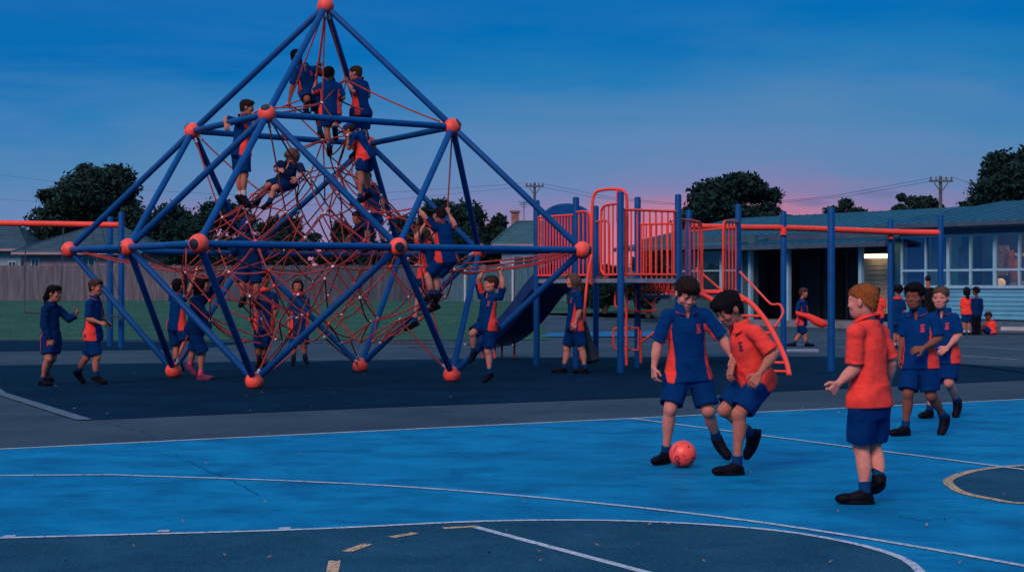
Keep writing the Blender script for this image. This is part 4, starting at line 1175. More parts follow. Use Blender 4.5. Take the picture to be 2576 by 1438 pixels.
OUT = {'blue': (B_, O_, B_, 's'), 'orange': (O_, None, (.02, .02, .06), 's'), 'jumper': ((.002, .022, .095), None, None, 'l'), 'jacket': ((.002, .022, .095), O_, None, 'l'),
       'scarf': ((.002, .034, .13), O_, O_, 's'), 'dark': ((.006, .02, .075), None, None, 's'), 'man': ((.006, .008, .012), None, None, 'l')}
M_SHORT = cloth_mat('navy_shorts', (.0008, .028, .125)); M_TROU = cloth_mat('black_trousers', (.006, .007, .012))
M_SOCK = cloth_mat('navy_sock', (.003, .04, .13)); M_SOCKW = cloth_mat('white_sock', (.4, .42, .5)); M_SOCKP = cloth_mat('pink_sock', (.6, .05, .15))
M_SHOE = mat('black_shoe', (.003, .004, .009), .6, .2, 12, .3, 60, spec=.06); M_SHOEP = mat('pink_shoe', (.012, .015, .05), .7, 0, 16, .3, 60, spec=.1, col2=(.20, .035, .09))
M_CRO, M_CRB = mat('crest_red', (.5, .03, .06), .8, .1), mat('crest_navy', (.04, .008, .03), .8, .1)

CREST = [[(-.75, .95), (-.3, 1.08), (.3, 1.05), (.75, .9)], [(-.7, .72), (-.2, .82), (.35, .8), (.7, .7)], [(-.15, .6), (.3, .5), (.1, .28), (-.3, .3)], [(.1, .28), (.45, .1), (.2, -.1), (-.1, .05), (-.4, -.05)],
         [(-.3, .3), (-.5, .1), (-.3, -.2), (.2, -.3), (.5, -.45)], [(-.45, -.25), (-.1, -.5), (.4, -.2)], [(-.8, -.55), (-.4, -.75), (.4, -.78), (.8, -.6)], [(-.75, -.85), (-.3, -1.0), (.3, -1.0), (.75, -.88)]]

def person(label, d, H, yaw, nk, hip, sL, sR, aL, aR, lL, lR, head, fit='blue', hair='dark', style='short', skin='fair', h=.008, ground=True, lean=0., hem=-.07, grip='', hh=None,
           sock='n', shoe='b', leg='shorts', curl=(28, 28), cat='person', name='person', group=None, anchors='', hd=None, short_end=.86, wrinkle=1., hw=None):
    """joints in px of the 2752 px wide photo: nk, sL, sR, hip = (x, y) or two points; arms = elbow, wrist, fingertip; legs = knee, ankle, toe, each (x, y[, toward camera -1..1]);
    head = (x, y of its middle, yaw, pitch, roll); yaw 0 faces the camera, 90 the right of the picture. Bone lengths give the depth of each joint."""
    FS = F * 2752 / 2576
    def px(p, dd): return np.array([(p[0] - 1376) / FS * dd, dd, EYE + (772.4 - p[1]) / FS * dd])
    base = np.array([(((hip[0] if not isinstance(hip[0], tuple) else hip[0][0])) - 1376) / FS * d, d, 0.])
    ya = math.radians(yaw); Fw = np.array([math.sin(ya), -math.cos(ya), 0]); Rt = np.array([-math.cos(ya), -math.sin(ya), 0])
    hL, hR = (hip if isinstance(hip[0], tuple) else (hip, hip))
    hwid = .055 * H; swid = .118 * H
    J = {'nk': px(nk, d - lean), 'hL': px(hL, d + hwid * math.sin(ya)), 'hR': px(hR, d - hwid * math.sin(ya)),
         'sL': px(sL, d - lean * .9 + swid * math.sin(ya)), 'sR': px(sR, d - lean * .9 - swid * math.sin(ya))}
    if hL == hR:
        m = (J['hL'] + J['hR']) / 2; J['hL'], J['hR'] = m - Rt * hwid, m + Rt * hwid
    def limb(p0, q, L, dflt=0.):
        sg = q[2] if len(q) > 2 else dflt
        e = px(q, p0[1]); d2 = math.hypot(e[0] - p0[0], e[2] - p0[2])
        off = sg * math.sqrt(max(0, L * L - d2 * d2)) if d2 < L else 0
        return px(q, p0[1] - off)
    for s, a in (('L', aL), ('R', aR)):
        J['e' + s] = limb(J['s' + s], a[0], .172 * H); J['w' + s] = limb(J['e' + s], a[1], .150 * H)
        if len(a) > 2: J['f' + s] = limb(J['w' + s], a[2], .095 * H)
        else: J['f' + s] = J['w' + s] + nv(J['w' + s] - J['e' + s]) * .095 * H
    cy = 1. if math.cos(ya) > 0 else -1.
    for s, l in (('L', lL), ('R', lR)):
        J['k' + s] = limb(J['h' + s], l[0], .235 * H); J['a' + s] = limb(J['k' + s], l[1], .225 * H)
        J['t' + s] = limb(J['a' + s], l[2], .135 * H, cy * abs(math.cos(ya)))
    for k in J: J[k] = J[k] - base
    flat = [s for s in 'LR' if ground and J['a' + s][2] < .105 * H and (J['a' + s] - J['t' + s])[2] < .085 * H]
    for s in flat: J['a' + s][2] = .05 * H; J['t' + s][2] = .012 * H
    hp = (J['hL'] + J['hR']) / 2
    # torso frame
    up = nv(J['nk'] - hp); rt = nv((J['sR'] - J['sL']) * .6 + (J['hR'] - J['hL'])); rt = nv(rt - (rt @ up) * up); fw = np.cross(up, rt)
    TM = np.array([rt, fw, up]); TL = np.linalg.norm(J['nk'] - hp)
    # head frame
    hh = (hh or .168) * H * .965
    hy, hpch, hr = [math.radians(v) for v in head[2:5]]
    hf = np.array([math.sin(hy) * math.cos(hpch), -math.cos(hy) * math.cos(hpch), -math.sin(hpch)])
    hrt = np.array([-math.cos(hy), -math.sin(hy), 0]); hu = np.cross(hrt, hf)
    hrt, hu = hrt * math.cos(hr) + hu * math.sin(hr), hu * math.cos(hr) - hrt * math.sin(hr)
    HM = np.array([hrt, hf, hu])
    hdep = d - lean if hd is None else hd
    hc = px(head, hdep - .02) - base
    def hp_(x, y, z): return hc + HM.T @ (np.array([x, y, z]) * hh)
    def hv(r): return np.array(r) * hh
    allp = np.array(list(J.values()) + [hc + hh * .7, hc - hh * .7, hp_(0, .6, 0), hp_(0, -.6, 0)])
    lo, hi = allp.min(0) - .13 * H, allp.max(0) + .13 * H
    B = Fld(lo, hi, h)
    # trunk, neck
    sz = H
    zs = np.array([-.16, -.02, .25, .45, .75, .9, 1.0]) * TL
    B.put(loft(hp, TM, zs, np.array([.07, .09, .082, .074, .076, .056, .034]) * sz * .96, np.array([.06, .066, .058, .054, .054, .04, .03]) * sz * .93))
    for s in 'LR': B.put(cap(J['nk'] - up * .03 * sz, J['s' + s], .024 * sz, .026 * sz), .02)
    B.put(cap(J['nk'] - up * .02 * sz, hp_(0, -.1, -.22), .033 * sz, .030 * sz), .012)
    # head
    B.put(ell(hp_(0, -.05, .12), HM, hv((.335, .42, .36))), .01)
    B.put(ell(hp_(0, .07, -.14), HM, hv((.275, .31, .33))), .03)
    B.put(ell(hp_(0, .22, -.37), HM, hv((.13, .12, .10))), .03)
    B.put(ell(hp_(0, .14, -.26), HM, hv((.215, .22, .2))), .03)
    for s in (-1, 1):
        B.put(ell(hp_(.155 * s, .40, .03), HM, hv((.085, .06, .055))), .018, True)
        B.put(ell(hp_(.155 * s, .315, .03), HM, hv((.075, .075, .06))), .006)
        B.put(ell(hp_(.2 * s, .27, -.1), HM, hv((.1, .09, .09))), .02)
        B.put(ell(hp_(.345 * s, -.03, -.02), HM, hv((.045, .085, .13))), .006)
    B.put(cap(hp_(0, .355, .05), hp_(0, .415, -.1), .032 * hh, .052 * hh), .012)
    for s in (-1, 1): B.put(ell(hp_(.05 * s, .385, -.115), HM, hv((.045, .05, .035))), .008)
    B.put(ell(hp_(0, .335, -.245), HM, hv((.11, .055, .03))), .01)
    B.put(ell(hp_(0, .325, -.295), HM, hv((.09, .055, .03))), .008)
    B.put(ell(hp_(0, .3, .13), HM, hv((.24, .08, .04))), .02)
    # arms, hands
    for s in 'LR':
        S_, E_, W_, T_ = J['s' + s], J['e' + s], J['w' + s], J['f' + s]
        B.put(cap(S_, E_, .029 * sz, .0248 * sz), .015)
        B.put(cap(E_, W_, .0243 * sz, .0155 * sz), .012)
        B.put(ell(E_ * .72 + W_ * .28, np.array([nv(np.cross(W_ - E_, [.3, .2, .9])), nv(np.cross(np.cross(W_ - E_, [.3, .2, .9]), W_ - E_)), nv(W_ - E_)]), np.array([.0285, .027, .055]) * sz), .015)
        u = nv(T_ - W_); nn = hp - W_; nn = nn - (nn @ u) * u
        if np.linalg.norm(nn) < .03: nn = np.cross(u, [0, 0, 1])
        if s in grip: nn = -np.array([0, 1., 0]) * 0 + fw; nn = nn - (nn @ u) * u
        nn = nv(nn); lat = np.cross(u, nn)
        th = fw + np.array([0, 0, .4]); 
        if lat @ th < 0: lat = -lat
        if h > .02: B.put(cap(W_, T_, .02 * sz, .016 * sz), .01); continue
        k = sz * .94
        c1, c2 = (75, 85) if s in grip else curl
        fr = max(.0062 * k, .62 * h)
        for i, (o, ln) in enumerate(((.021, .042), (.0075, .047), (-.0065, .043), (-.0195, .034))):
            kn = W_ + u * .052 * k + lat * o * k
            B.put(cap(W_ + u * .004 + lat * o * .55 * k, kn, .0105 * k, .0085 * k), .006)
            a = 0; p = kn
            for j, (cc, w_) in enumerate(((c1 + 3 * i, .45), (c2, .32), (c2 * .7, .26))):
                a += math.radians(cc); dv = u * math.cos(a) + nn * math.sin(a); q = p + dv * ln * w_ * k
                B.put(cap(p, q, fr * (1 - .08 * j), fr * (.94 - .08 * j)), .0025); p = q
        tb = W_ + u * .014 * k + lat * .017 * k; p = tb + (u * .5 + lat * .75 + nn * .3) * .03 * k
        B.put(cap(tb, p, .0105 * k, .0082 * k), .006); q = p + (u * .85 + lat * .15 + nn * .4) * .024 * k
        B.put(cap(p, q, .0078 * k, .0066 * k), .003)
    # legs
    bare = leg == 'shorts'
    for s in 'LR':
        P_, K_, A_ = J['h' + s], J['k' + s], J['a' + s]
        B.put(cap(P_, K_, .06 * sz, .0355 * sz), .03); B.put(cap(K_, A_, .0318 * sz, .0185 * sz), .015)
        v = nv(A_ - K_); bk = -fw + (fw @ v) * v; bk = nv(bk); lt = np.cross(v, bk)
        B.put(ell(K_ + v * .07 * sz + bk * .009 * sz, np.array([lt, bk, v]), np.array([.033, .033, .085]) * sz), .02)
        B.put(ell(K_ - bk * .012 * sz, np.array([lt, bk, v]), np.array([.025, .027, .034]) * sz), .02)
        B.put(cap(A_, A_ * .78 + J['t' + s] * .22, .02 * sz, .012 * sz), .005)
    gz = 0.
    # shoes
    SH = []
    for s in 'LR':
        A_, T_, K_ = J['a' + s], J['t' + s], J['k' + s]
        f = nv(T_ - A_); v = nv(A_ - K_)
        dn = v - (v @ f) * f
        # ankle sits above the heel: swing the foot axis so that the sole runs from below the ankle to the toe
        dn = nv(dn) if np.linalg.norm(dn) > .15 else nv(-np.cross(np.cross(f, [0, 0, 1]), f))
        al = math.atan2(.043 * sz, .125 * sz); fx_ = nv(f * math.cos(al) - dn * math.sin(al)); dn = nv(dn - (dn @ fx_) * fx_)
        if s in flat: fx_ = nv(fx_ * [1, 1, 0]); dn = np.array([0, 0, -1.])
        lt = np.cross(dn, fx_); M = np.array([lt, fx_, dn])
        hl = A_ + dn * .022 * sz - fx_ * .012 * sz; bl = hl + fx_ * .098 * sz
        hs = min(h, .008)
        Fo = Fld(np.minimum(hl, bl) - .085 * sz, np.maximum(hl, bl) + .085 * sz, hs)
        Fo.put(cap(hl, bl, .0265 * sz, .026 * sz)); Fo.put(ell(bl + fx_ * .012 * sz, M, np.array([.0285, .040, .0235]) * sz), .01)
        Fo.put(cap(A_ + dn * .004 * sz, hl + fx_ * .055 * sz - dn * .004 * sz, .031 * sz, .028 * sz), .015)
        Fo.put(cap(A_ - dn * .01 * sz, A_ + dn * .0 * sz, .0325 * sz, .031 * sz), .01)
        Fo.put(ell(hl * .5 + bl * .5 + dn * .017 * sz, M, np.array([.031, .082, .016]) * sz), .005)
        Fo.cut(hl + dn * .027 * sz, -dn); Fo.cut(A_ - dn * .010 * sz, dn + fx_ * .35)
        V, Q = Fo.nets(); SH.append((s, V, Q, A_, K_))
        gz = min(gz, V[:, 2].min()) if ground else 0
    zmin = min(V[:, 2].min() for q, V, _, _, _ in SH if q in flat or not flat)
    dz = -zmin if ground else 0.
    root = empty(name, (base[0], base[1], dz), label, cat, group)
    J['base'] = base + np.array([0, 0, dz])
    def link(nm, me, par=root):
        o = bpy.data.objects.new(nm, me); COL.objects.link(o); o.parent = par; return o
    def headco(V):
        q = (V - hc) @ HM.T / hh; far = np.linalg.norm(q, axis=1) > .85; q[far] = (0, -9, 0); return q
    link('body', B.mesh('body', skin_mat('skin_' + skin + '_' + ('x' if hair not in ('ginger', 'light') else 'l'), SKINS[skin][0], SKINS[skin][1] if hair not in ('light', 'blond') else (.12, .07, .05)), {'head': headco}))
    for s, V, Q, A_, K_ in SH:
        o = link('shoe', mkmesh('shoe', V, Q, M_SHOE if shoe == 'b' else M_SHOEP))
        if h < .0065:      # laces
            mb = MB(); f = nv(J['t' + s] - A_); u = nv(K_ - A_); l_ = np.cross(f, u)
            for k in range(3):
                c = A_ + f * (.032 + .016 * k) * sz + u * (.008 - .0105 * k) * sz
                mb.tube([Vector(c - l_ * .02 * sz), Vector(c + u * .006 + f * .002), Vector(c + l_ * .02 * sz)], .0035, 5)
            c = A_ + f * .03 * sz + u * .014 * sz
            for e_ in (-1, 1): mb.tube([Vector(c), Vector(c + l_ * e_ * .022 + u * .014), Vector(c + l_ * e_ * .036 - u * .004)], .003, 5)
            mb.build('laces', M_SHOE, o, origin=(0, 0, 0))
        if bare:
            lo_ = A_ * .98 + K_ * .02; v = nv(K_ - A_); tp = A_ + v * .055 * sz
            Fs = Fld(np.minimum(A_, tp) - .05 * sz, np.maximum(A_, tp) + .05 * sz, min(h, .008)); Fs.put(cap(A_, A_ + v * .08 * sz, .0262 * sz, .0285 * sz)); Fs.noise(.0012, .012, 3, v); Fs.cut(tp, -v); Fs.cut(A_, v)
            link('sock', Fs.mesh('sock', {'n': M_SOCK, 'w': M_SOCKW, 'p': M_SOCKP}[sock]))
    # shorts or trousers
    if leg != 'none':
        hs = max(h, .006)
        Sf = Fld(np.minimum.reduce([J[k] for k in ('hL', 'hR', 'kL', 'kR') + (() if bare else ('aL', 'aR'))]) - .13 * sz, np.maximum.reduce([J[k] for k in ('hL', 'hR', 'kL', 'kR')]) + .14 * sz, hs)
        legs = []
        for s in 'LR':
            v = nv(J['k' + s] - J['h' + s]); L_ = np.linalg.norm(J['k' + s] - J['h' + s]); e = J['h' + s] + v * L_ * short_end
            g_ = Fld(Sf.lo, Sf.lo + np.array(Sf.f.shape) * hs, hs); g_.ax = Sf.ax; g_.lo = Sf.lo; g_.f = np.full(Sf.f.shape, .25, f4)
            if bare:
                g_.put(cap(J['h' + s] - v * .01, e + v * .05, .068 * sz, .0645 * sz)); g_.noise(.003 * wrinkle, .1, 5 + len(label), v * .4 + np.array([.2, .2, 0])); g_.cut(e, -v)
                g_.put(cap(e - v * .02 * sz, e + v * .2 * sz, .053 * sz, .054 * sz), 0, True)
            else:
                g_.put(cap(J['h' + s], J['k' + s], .076 * sz, .056 * sz)); g_.put(cap(J['k' + s], J['a' + s], .054 * sz, .042 * sz), .02); g_.noise(.005, .09, 3)
            legs.append(g_.f)
        Sf.f = np.minimum(legs[0], legs[1])
        gx_, gy_, gz_ = Sf.ax[0][:, None, None] - f4(hp[0]), Sf.ax[1][None, :, None] - f4(hp[1]), Sf.ax[2][None, None, :] - f4(hp[2])
        q0, q1, q2 = [gx_ * f4(TM[i][0]) + gy_ * f4(TM[i][1]) + gz_ * f4(TM[i][2]) for i in range(3)]
        fold = (f4(.5) + f4(.5) * np.sin(q0 / f4(.0125 * sz) + q2 / f4(.05 * sz) * q0 / f4(.05 * sz) + f4(len(label)))) ** 1.6 - f4(.3)
        Sf.f -= (wrinkle * sz * f4(.004) * fold * np.clip(f4(.35) - q2 / f4(.2 * sz), 0, 1)).astype(f4)
        Sf.put(loft(hp, TM, np.array([-.1, 0, .14]) * sz * .6, np.array([.084, .104, .099]) * sz, np.array([.072, .081, .074]) * sz), .025)
        link('shorts' if bare else 'trousers', Sf.mesh('shorts', M_SHORT if bare else M_TROU))
    # shirt
    c, pc, cc, slv = OUT[fit]
    hs = max(h, .0055)
    tops = ('nk', 'sL', 'sR', 'hL', 'hR', 'eL', 'eR') + (('wL', 'wR') if slv == 'l' else ())
    A = np.array([J[k] for k in tops]); Sh = Fld(A.min(0) - .15 * sz, A.max(0) + .12 * sz, hs)
    e = .004
    zs = np.array([-.45, hem - .05, .05, .4, .72, .88, 1.0]) * TL
    W_ = np.array([.120, .117, .112, .101, .098, .078, .043]) * sz; D_ = np.array([.092, .09, .085, .074, .072, .056, .040]) * sz
    if hw: W_ = W_ * hw
    Sh.put(loft(hp, TM, zs, W_, D_))
    for s in 'LR':
        v = nv(J['k' + s] - J['h' + s]); bend = max(0., float(v @ -up)); Sh.put(cap(J['h' + s] - v * .02, J['h' + s] + v * .12 * max(0, (bend - .6) / .4), .072 * sz, .070 * sz), .04)
    Sh.put(loft(hp, TM, np.array([-.12, 0, .14]) * sz * .6, np.array([.082, .102, .096]) * sz, np.array([.072, .08, .074]) * sz), .03)
    Sh.noise(.0022 * wrinkle, .13 * sz / 1.3, len(label) * 7 + 1, up * .5 + rt * .7)
    gx_, gy_, gz_ = Sh.ax[0][:, None, None] - f4(hp[0]), Sh.ax[1][None, :, None] - f4(hp[1]), Sh.ax[2][None, None, :] - f4(hp[2])
    q0, q1, q2 = [gx_ * f4(TM[i][0]) + gy_ * f4(TM[i][1]) + gz_ * f4(TM[i][2]) for i in range(3)]
    th_ = np.arctan2(q1, q0 * f4(.75)); zz_ = q2 / f4(TL); ph_ = f4(len(label) * 1.7)
    low = np.clip(1.05 - zz_ * 1.25, 0, 1)
    fold = (f4(.5) + f4(.5) * np.sin(th_ * f4(5) + ph_ + np.sin(zz_ * 5 + ph_) * f4(1.1))) ** 1.6 - f4(.3)
    fold2 = (f4(.5) + f4(.5) * np.sin(zz_ * f4(24) + np.sin(th_ * 2 + ph_) * f4(3.4) + th_ * 2 + ph_)) ** 1.6 * np.clip(1 - np.abs(zz_ - f4(.18)) * 3, 0, 1)
    fold3 = (f4(.5) + f4(.5) * np.sin(zz_ * f4(15) - np.abs(q0) / f4(.03 * sz) * f4(1.7) + ph_)) ** 2 * np.clip(1 - np.abs(zz_ - f4(.66)) * 4.5, 0, 1)
    Sh.f -= (wrinkle * sz * (f4(.0055) * fold * low + f4(.0040) * fold2 + f4(.0040) * fold3)).astype(f4)
    Sh.cut(hp + up * hem * TL, up)
    for s in 'LR': Sh.put(cap(J['nk'] - up * .024 * sz, J['s' + s] - up * .004 * sz, .036 * sz, .037 * sz), .03)
    for s in 'LR':
        a0, a1 = J['s' + s], J['e' + s]; v = nv(a1 - a0); L_ = np.linalg.norm(a1 - a0)
        g_ = Fld(Sh.lo, Sh.lo, hs); g_.ax = Sh.ax; g_.lo = Sh.lo; g_.f = np.full(Sh.f.shape, .25, f4)
        if slv == 's':
            en = a0 + v * L_ * .86
            g_.put(cap(a0, en + v * .04, .0375 * sz, .0455 * sz)); g_.noise(.0022 * wrinkle, .08, 9, v); g_.cut(en, -v)
            g_.put(cap(en - v * .014 * sz, en + v * .2 * sz, .034 * sz, .0355 * sz), 0, True)
        else:
            g_.put(cap(a0, a1, .042 * sz, .039 * sz)); g_.put(cap(a1, J['w' + s], .039 * sz, .031 * sz), .015); g_.noise(.005, .045, 4, v); vv = nv(J['w' + s] - a1); g_.cut(J['w' + s] - vv * .01, -vv)
        Sh.f = smn(Sh.f, g_.f, f4(.022))
    nkc = J['nk'] + up * .01 * sz
    Sh.put(cap(nkc + fw * .0 - up * .005 * sz, nkc + up * .2 * sz, .042 * sz, .05 * sz), .004, True)
    if h < .009 and slv == 's':     # open placket: a small V at the throat
        Sh.put(ell(nkc + fw * .055 * sz - up * .028 * sz, TM, np.array([.014, .05, .036]) * sz), .004, True)
    def panel(V):
        q = (V - hp) @ TM.T; z_ = q[:, 2] / TL
        w_ = np.interp(q[:, 2], zs, W_); t_ = np.interp(q[:, 2], zs, D_)
        ang = np.degrees(np.arctan2(np.abs(q[:, 1]) / t_, np.abs(q[:, 0]) / w_ + 1e-6))
        thr = 20 + 28 * np.clip((.82 - z_) / .75, 0, 1)
        p = np.where((np.abs(q[:, 0]) < w_ * 1.16) & (z_ < .78), .5 + (thr - ang) / 12, 0)
        if fit == 'jacket': p = np.where((np.abs(q[:, 0]) < w_ * 1.1) & (z_ < .8), .5 + (2.6 - np.abs(ang - 24)) / 6, 0)
        if slv == 's':
            for s in 'LR':
                a0, a1 = J['s' + s], J['e' + s]; v = nv(a1 - a0); r = V - a0; t = r @ v; r = r - t[:, None] * v
                rn = np.linalg.norm(r, axis=1); un = -up + (up @ v) * v
                if np.linalg.norm(un) < .4: sd_ = rt if s == 'L' else -rt; un = un * .3 + sd_ - (sd_ @ v) * v
                un = nv(un); on = (t > .035 * sz) & (rn < .062 * sz) & (np.abs(q[:, 0]) > w_ * .92)
                p = np.where(on, np.maximum(p * (t < .05 * sz), .5 + ((r @ un) / (rn + 1e-6) - .45)), p)
        return p
    Sh_ob = link('jacket' if fit == 'jacket' else 'shirt' if slv == 's' else 'jumper', Sh.mesh('shirt', cloth_mat('cloth_' + fit, c, pc), {'panel': panel}))
    # collar
    if slv == 's' or fit == 'jacket':
        hc_ = max(min(h, .006), .0045)
        Cf = Fld(nkc - .1 * sz, nkc + .1 * sz, hc_)
        Cf.put(cap(nkc - up * .03 * sz, nkc + up * .032 * sz, .073 * sz, .045 * sz)); Cf.cut(nkc + up * .019 * sz, -up); Cf.cut(nkc - up * .012 * sz, up + fw * .42)
        Cf.put(cap(nkc - up * .04 * sz, nkc + up * .045 * sz, .0705 * sz, .0335 * sz), 0, True)
        Cf.put(ell(nkc + fw * .06 * sz - up * .02 * sz, TM, np.array([.02, .06, .055]) * sz), 0, True)
        def edge(V):
            q = (V - nkc) @ TM.T; return .5 + (-.012 * sz - (q[:, 2] + q[:, 1] * .42) / 1.085 + .006 * sz) * 60
        cl = cloth_mat('collar_' + fit, c, {'blue': (.6, .05, .09), 'scarf': O_}.get(fit))
        me = Cf.mesh('collar', cl, {'panel': edge})
        if len(me.polygons): link('collar', me, Sh_ob)
    if fit == 'scarf':
        Cf = Fld(nkc - .13 * sz, nkc + .12 * sz, h)
        for i in range(10):
            a = 2 * math.pi * i / 10; b2 = a + .63; R_ = .054 * sz
            Cf.put(cap(nkc + (rt * math.cos(a) + fw * math.sin(a)) * R_ - up * .01 * sz, nkc + (rt * math.cos(b2) + fw * math.sin(b2)) * R_ + up * .004 * sz, .02 * sz, .017 * sz), .01)
        link('hood_collar', Cf.mesh('hood_collar', cloth_mat('orange_cloth', O_)), Sh_ob)
    # school crest on the left of the chest
    if cc is not None and h < .009 and fit != 'scarf':
        cen = hp + up * TL * .70 - rt * .052 * sz
        x0, y0, z0 = [a[0] for a in Sh.ax]
        def samp(p):
            g = (p - np.array([x0, y0, z0])) / hs; i = np.clip(np.floor(g).astype(int), 0, np.array(Sh.f.shape) - 2); f_ = g - i; r = 0
            for a in (0, 1):
                for b in (0, 1):
                    for c_ in (0, 1): r += Sh.f[i[0] + a, i[1] + b, i[2] + c_] * (f_[0] if a else 1 - f_[0]) * (f_[1] if b else 1 - f_[1]) * (f_[2] if c_ else 1 - f_[2])
            return r
        def onto(u, v):
            p = cen + (-rt * u * .0175 + up * v * .0225) * sz / 1.0 * 1.0
            a, b = .02 * sz, .13 * sz
            for k in range(14):
                m_ = (a + b) / 2
                if samp(p + fw * m_) < 0: a = m_
                else: b = m_
            return Vector(p + fw * (b + .0022))
        mb = MB()
        for st_ in CREST:
            pts = [onto(-q.x, q.y) for q in spline([(x, y, 0) for x, y in st_], 4)]
            vs = []
            for i, p in enumerate(pts):
                t = (pts[min(i + 1, len(pts) - 1)] - pts[max(i - 1, 0)]).normalized(); s_ = t.cross(Vector(fw)) * .0026 * sz
                vs += [p + s_, p - s_]
            mb.add(vs, [(2 * i, 2 * i + 1, 2 * i + 3, 2 * i + 2) for i in range(len(pts) - 1)])
        mb.build('crest', M_CRO if fit == 'blue' else M_CRB, Sh_ob, origin=(0, 0, 0))
    # hair
    hs = max(min(h, .007), .0045)
    Hf = Fld(hc - hh * (1.6 if style in ('long', 'pony') else .75), hc + hh * .75, hs)
    cap_ = style in ('cap', 'hood', 'beanie')
    g = .016
    Hf.put(ell(hp_(0, -.055, .12), HM, hv((.336 + g, .42 + g * 1.3, .36 + g))))
    if not cap_: Hf.put(ell(hp_(0, -.22, -.1), HM, hv((.27, .22, .26))), .02)
    if not cap_:
        Hf.noise(.006 * hh if style == 'buzz' else .016 * hh, .2 * hh, 7 + len(label)); Hf.noise(.007 * hh, .055 * hh, 17 + len(label), HM[0])
        Hf.put(ell(hp_(0, -.06, .27), HM, hv((.315, .41, .245) if style == 'buzz' else (.335, .41, .28))), .03)
        if style != 'buzz': Hf.put(ell(hp_(.07, .25, .36), HM, hv((.24, .16, .12))), .03)
    # hairline: away from face, above ears, down to the nape
    n_ = HM.T @ nv([0, -.72, 1.]); 
    pc_ = hp_(0, .33, .255) if style != 'fringe' else hp_(0, .36, .17)
    x_, y_, z_ = Hf.ax[0][:, None, None] - pc_[0], Hf.ax[1][None, :, None] - pc_[1], Hf.ax[2][None, None, :] - pc_[2]
    lat_ = (x_ * hrt[0] + y_ * hrt[1] + z_ * hrt[2]) / hh; ph_ = len(label)
    Hf.f = np.maximum(Hf.f, (hh * (.028 * np.sin(lat_ * 9 + ph_) + .03 * np.sin(lat_ * 23 + ph_ * 2) + .022 * np.sin(lat_ * 51)) - (x_ * n_[0] + y_ * n_[1] + z_ * n_[2])).astype(f4))
    Hf.put(ell(hp_(0, .62, -.06), HM, hv((.27, .34, .31))), .012, True)
    for s in (-1, 1): Hf.put(ell(hp_(.43 * s, .0, -.05), HM, hv((.13, .10, .13))), .008, True)
    if style in ('long', 'bob'):
        ln = -.95 if style == 'long' else -.42
        Hf.put(ell(hp_(0, -.12, 0), HM, hv((.42, .4, .42))), .02)
        dn = np.array([0, 0, -1.]); p1 = hp_(0, -.28, -.05); p2 = p1 + (dn * .7 - HM[1] * .12) * hh * (-ln)
        Hf.put(cap(p1, p2, .34 * hh, .2 * hh), .03)
        for s in (-1, 1): q = hp_(.32 * s, -.02, .05); Hf.put(cap(q, q + (dn * .6 - HM[1] * .1) * hh * (-ln) * .9, .13 * hh, .08 * hh), .03)
        Hf.noise(.012 * hh, .07 * hh, 5, HM[0])
        Hf.put(ell(hp_(0, .52, -.12), HM, hv((.28, .42, .40))), .02, True)
    if style == 'pony':
        p1 = hp_(0, -.5, .1); p2 = p1 - HM[1] * .12 * hh + np.array([0, 0, -.35]) * hh; p3 = p2 + np.array([0, 0, -.5]) * hh - HM[1] * .02 * hh
        Hf.put(cap(hp_(0, -.42, .12), p1, .1 * hh, .1 * hh), .02); Hf.put(cap(p1, p2, .1 * hh, .13 * hh), .03); Hf.put(cap(p2, p3, .13 * hh, .05 * hh), .03); Hf.noise(.02 * hh, .06 * hh, 5)
    if style == 'curly':
        for k in range(26):
            v = nv(RNG.normal(size=3) + np.array([0, -.4, .5])); Hf.put(ell(hp_(*(v * np.array([.4, .44, .4]) + np.array([0, -.06, .12]))), HM, hv((.14, .14, .14))), .008)
    if cap_:
        n_ = HM.T @ nv([0, -.1 if style == 'cap' else -.55, 1.]); Hf.cut(hp_(0, .3, .16), n_)
        if style == 'cap': Hf.put(ell(hp_(0, .52, .2), HM, hv((.3, .3, .03))), .01)
        if style == 'hood': Hf.put(ell(hp_(0, -.12, -.1), HM, hv((.42, .4, .5))), .04); Hf.put(ell(hp_(0, .5, -.1), HM, hv((.26, .4, .36))), .02, True)
    V, Q = Hf.nets()
    if not cap_ and h < .0095 and len(V):
        # loose locks combed outwards from the crown: short ribbons that break the outline
        g2 = np.random.default_rng(len(label)); ns = 4200 if h < .0065 else 1500
        idx = g2.integers(0, len(V), ns); fi = np.floor((V[idx] - Hf.lo) / hs).astype(int); fi = np.clip(fi, 1, np.array(Hf.f.shape) - 3)
        nrm = np.stack([Hf.f[fi[:, 0] + a, fi[:, 1] + b, fi[:, 2] + c_] - Hf.f[fi[:, 0] - a, fi[:, 1] - b, fi[:, 2] - c_] for a, b, c_ in ((1, 0, 0), (0, 1, 0), (0, 0, 1))], 1)
        nrm /= np.linalg.norm(nrm, axis=1)[:, None] + 1e-6
        P_ = V[idx] + g2.normal(size=(ns, 3)) * hs * .4; fl = P_ - hp_(.06, -.22, .62)
        fl = fl + g2.normal(size=(ns, 3)) * hh * .16; fl -= (fl * nrm).sum(1)[:, None] * nrm; fl /= np.linalg.norm(fl, axis=1)[:, None] + 1e-6
        Ln = (hh * (.11 if style in ('short', 'fringe') else .05 if style == 'buzz' else .16) * g2.uniform(.5, 1.25, ns))[:, None]; wd = hh * .011
        sd_ = np.cross(nrm, fl) * wd * g2.uniform(.6, 1.3, (ns, 1)); up_ = nrm * hh * .012
        rows = np.stack([P_ - sd_ - up_ * .3, P_ + sd_ - up_ * .3, P_ + fl * Ln * .55 - sd_ * .8 + up_, P_ + fl * Ln * .55 + sd_ * .8 + up_, P_ + fl * Ln - sd_ * .15 + up_ * .5, P_ + fl * Ln + sd_ * .15 + up_ * .5], 1)
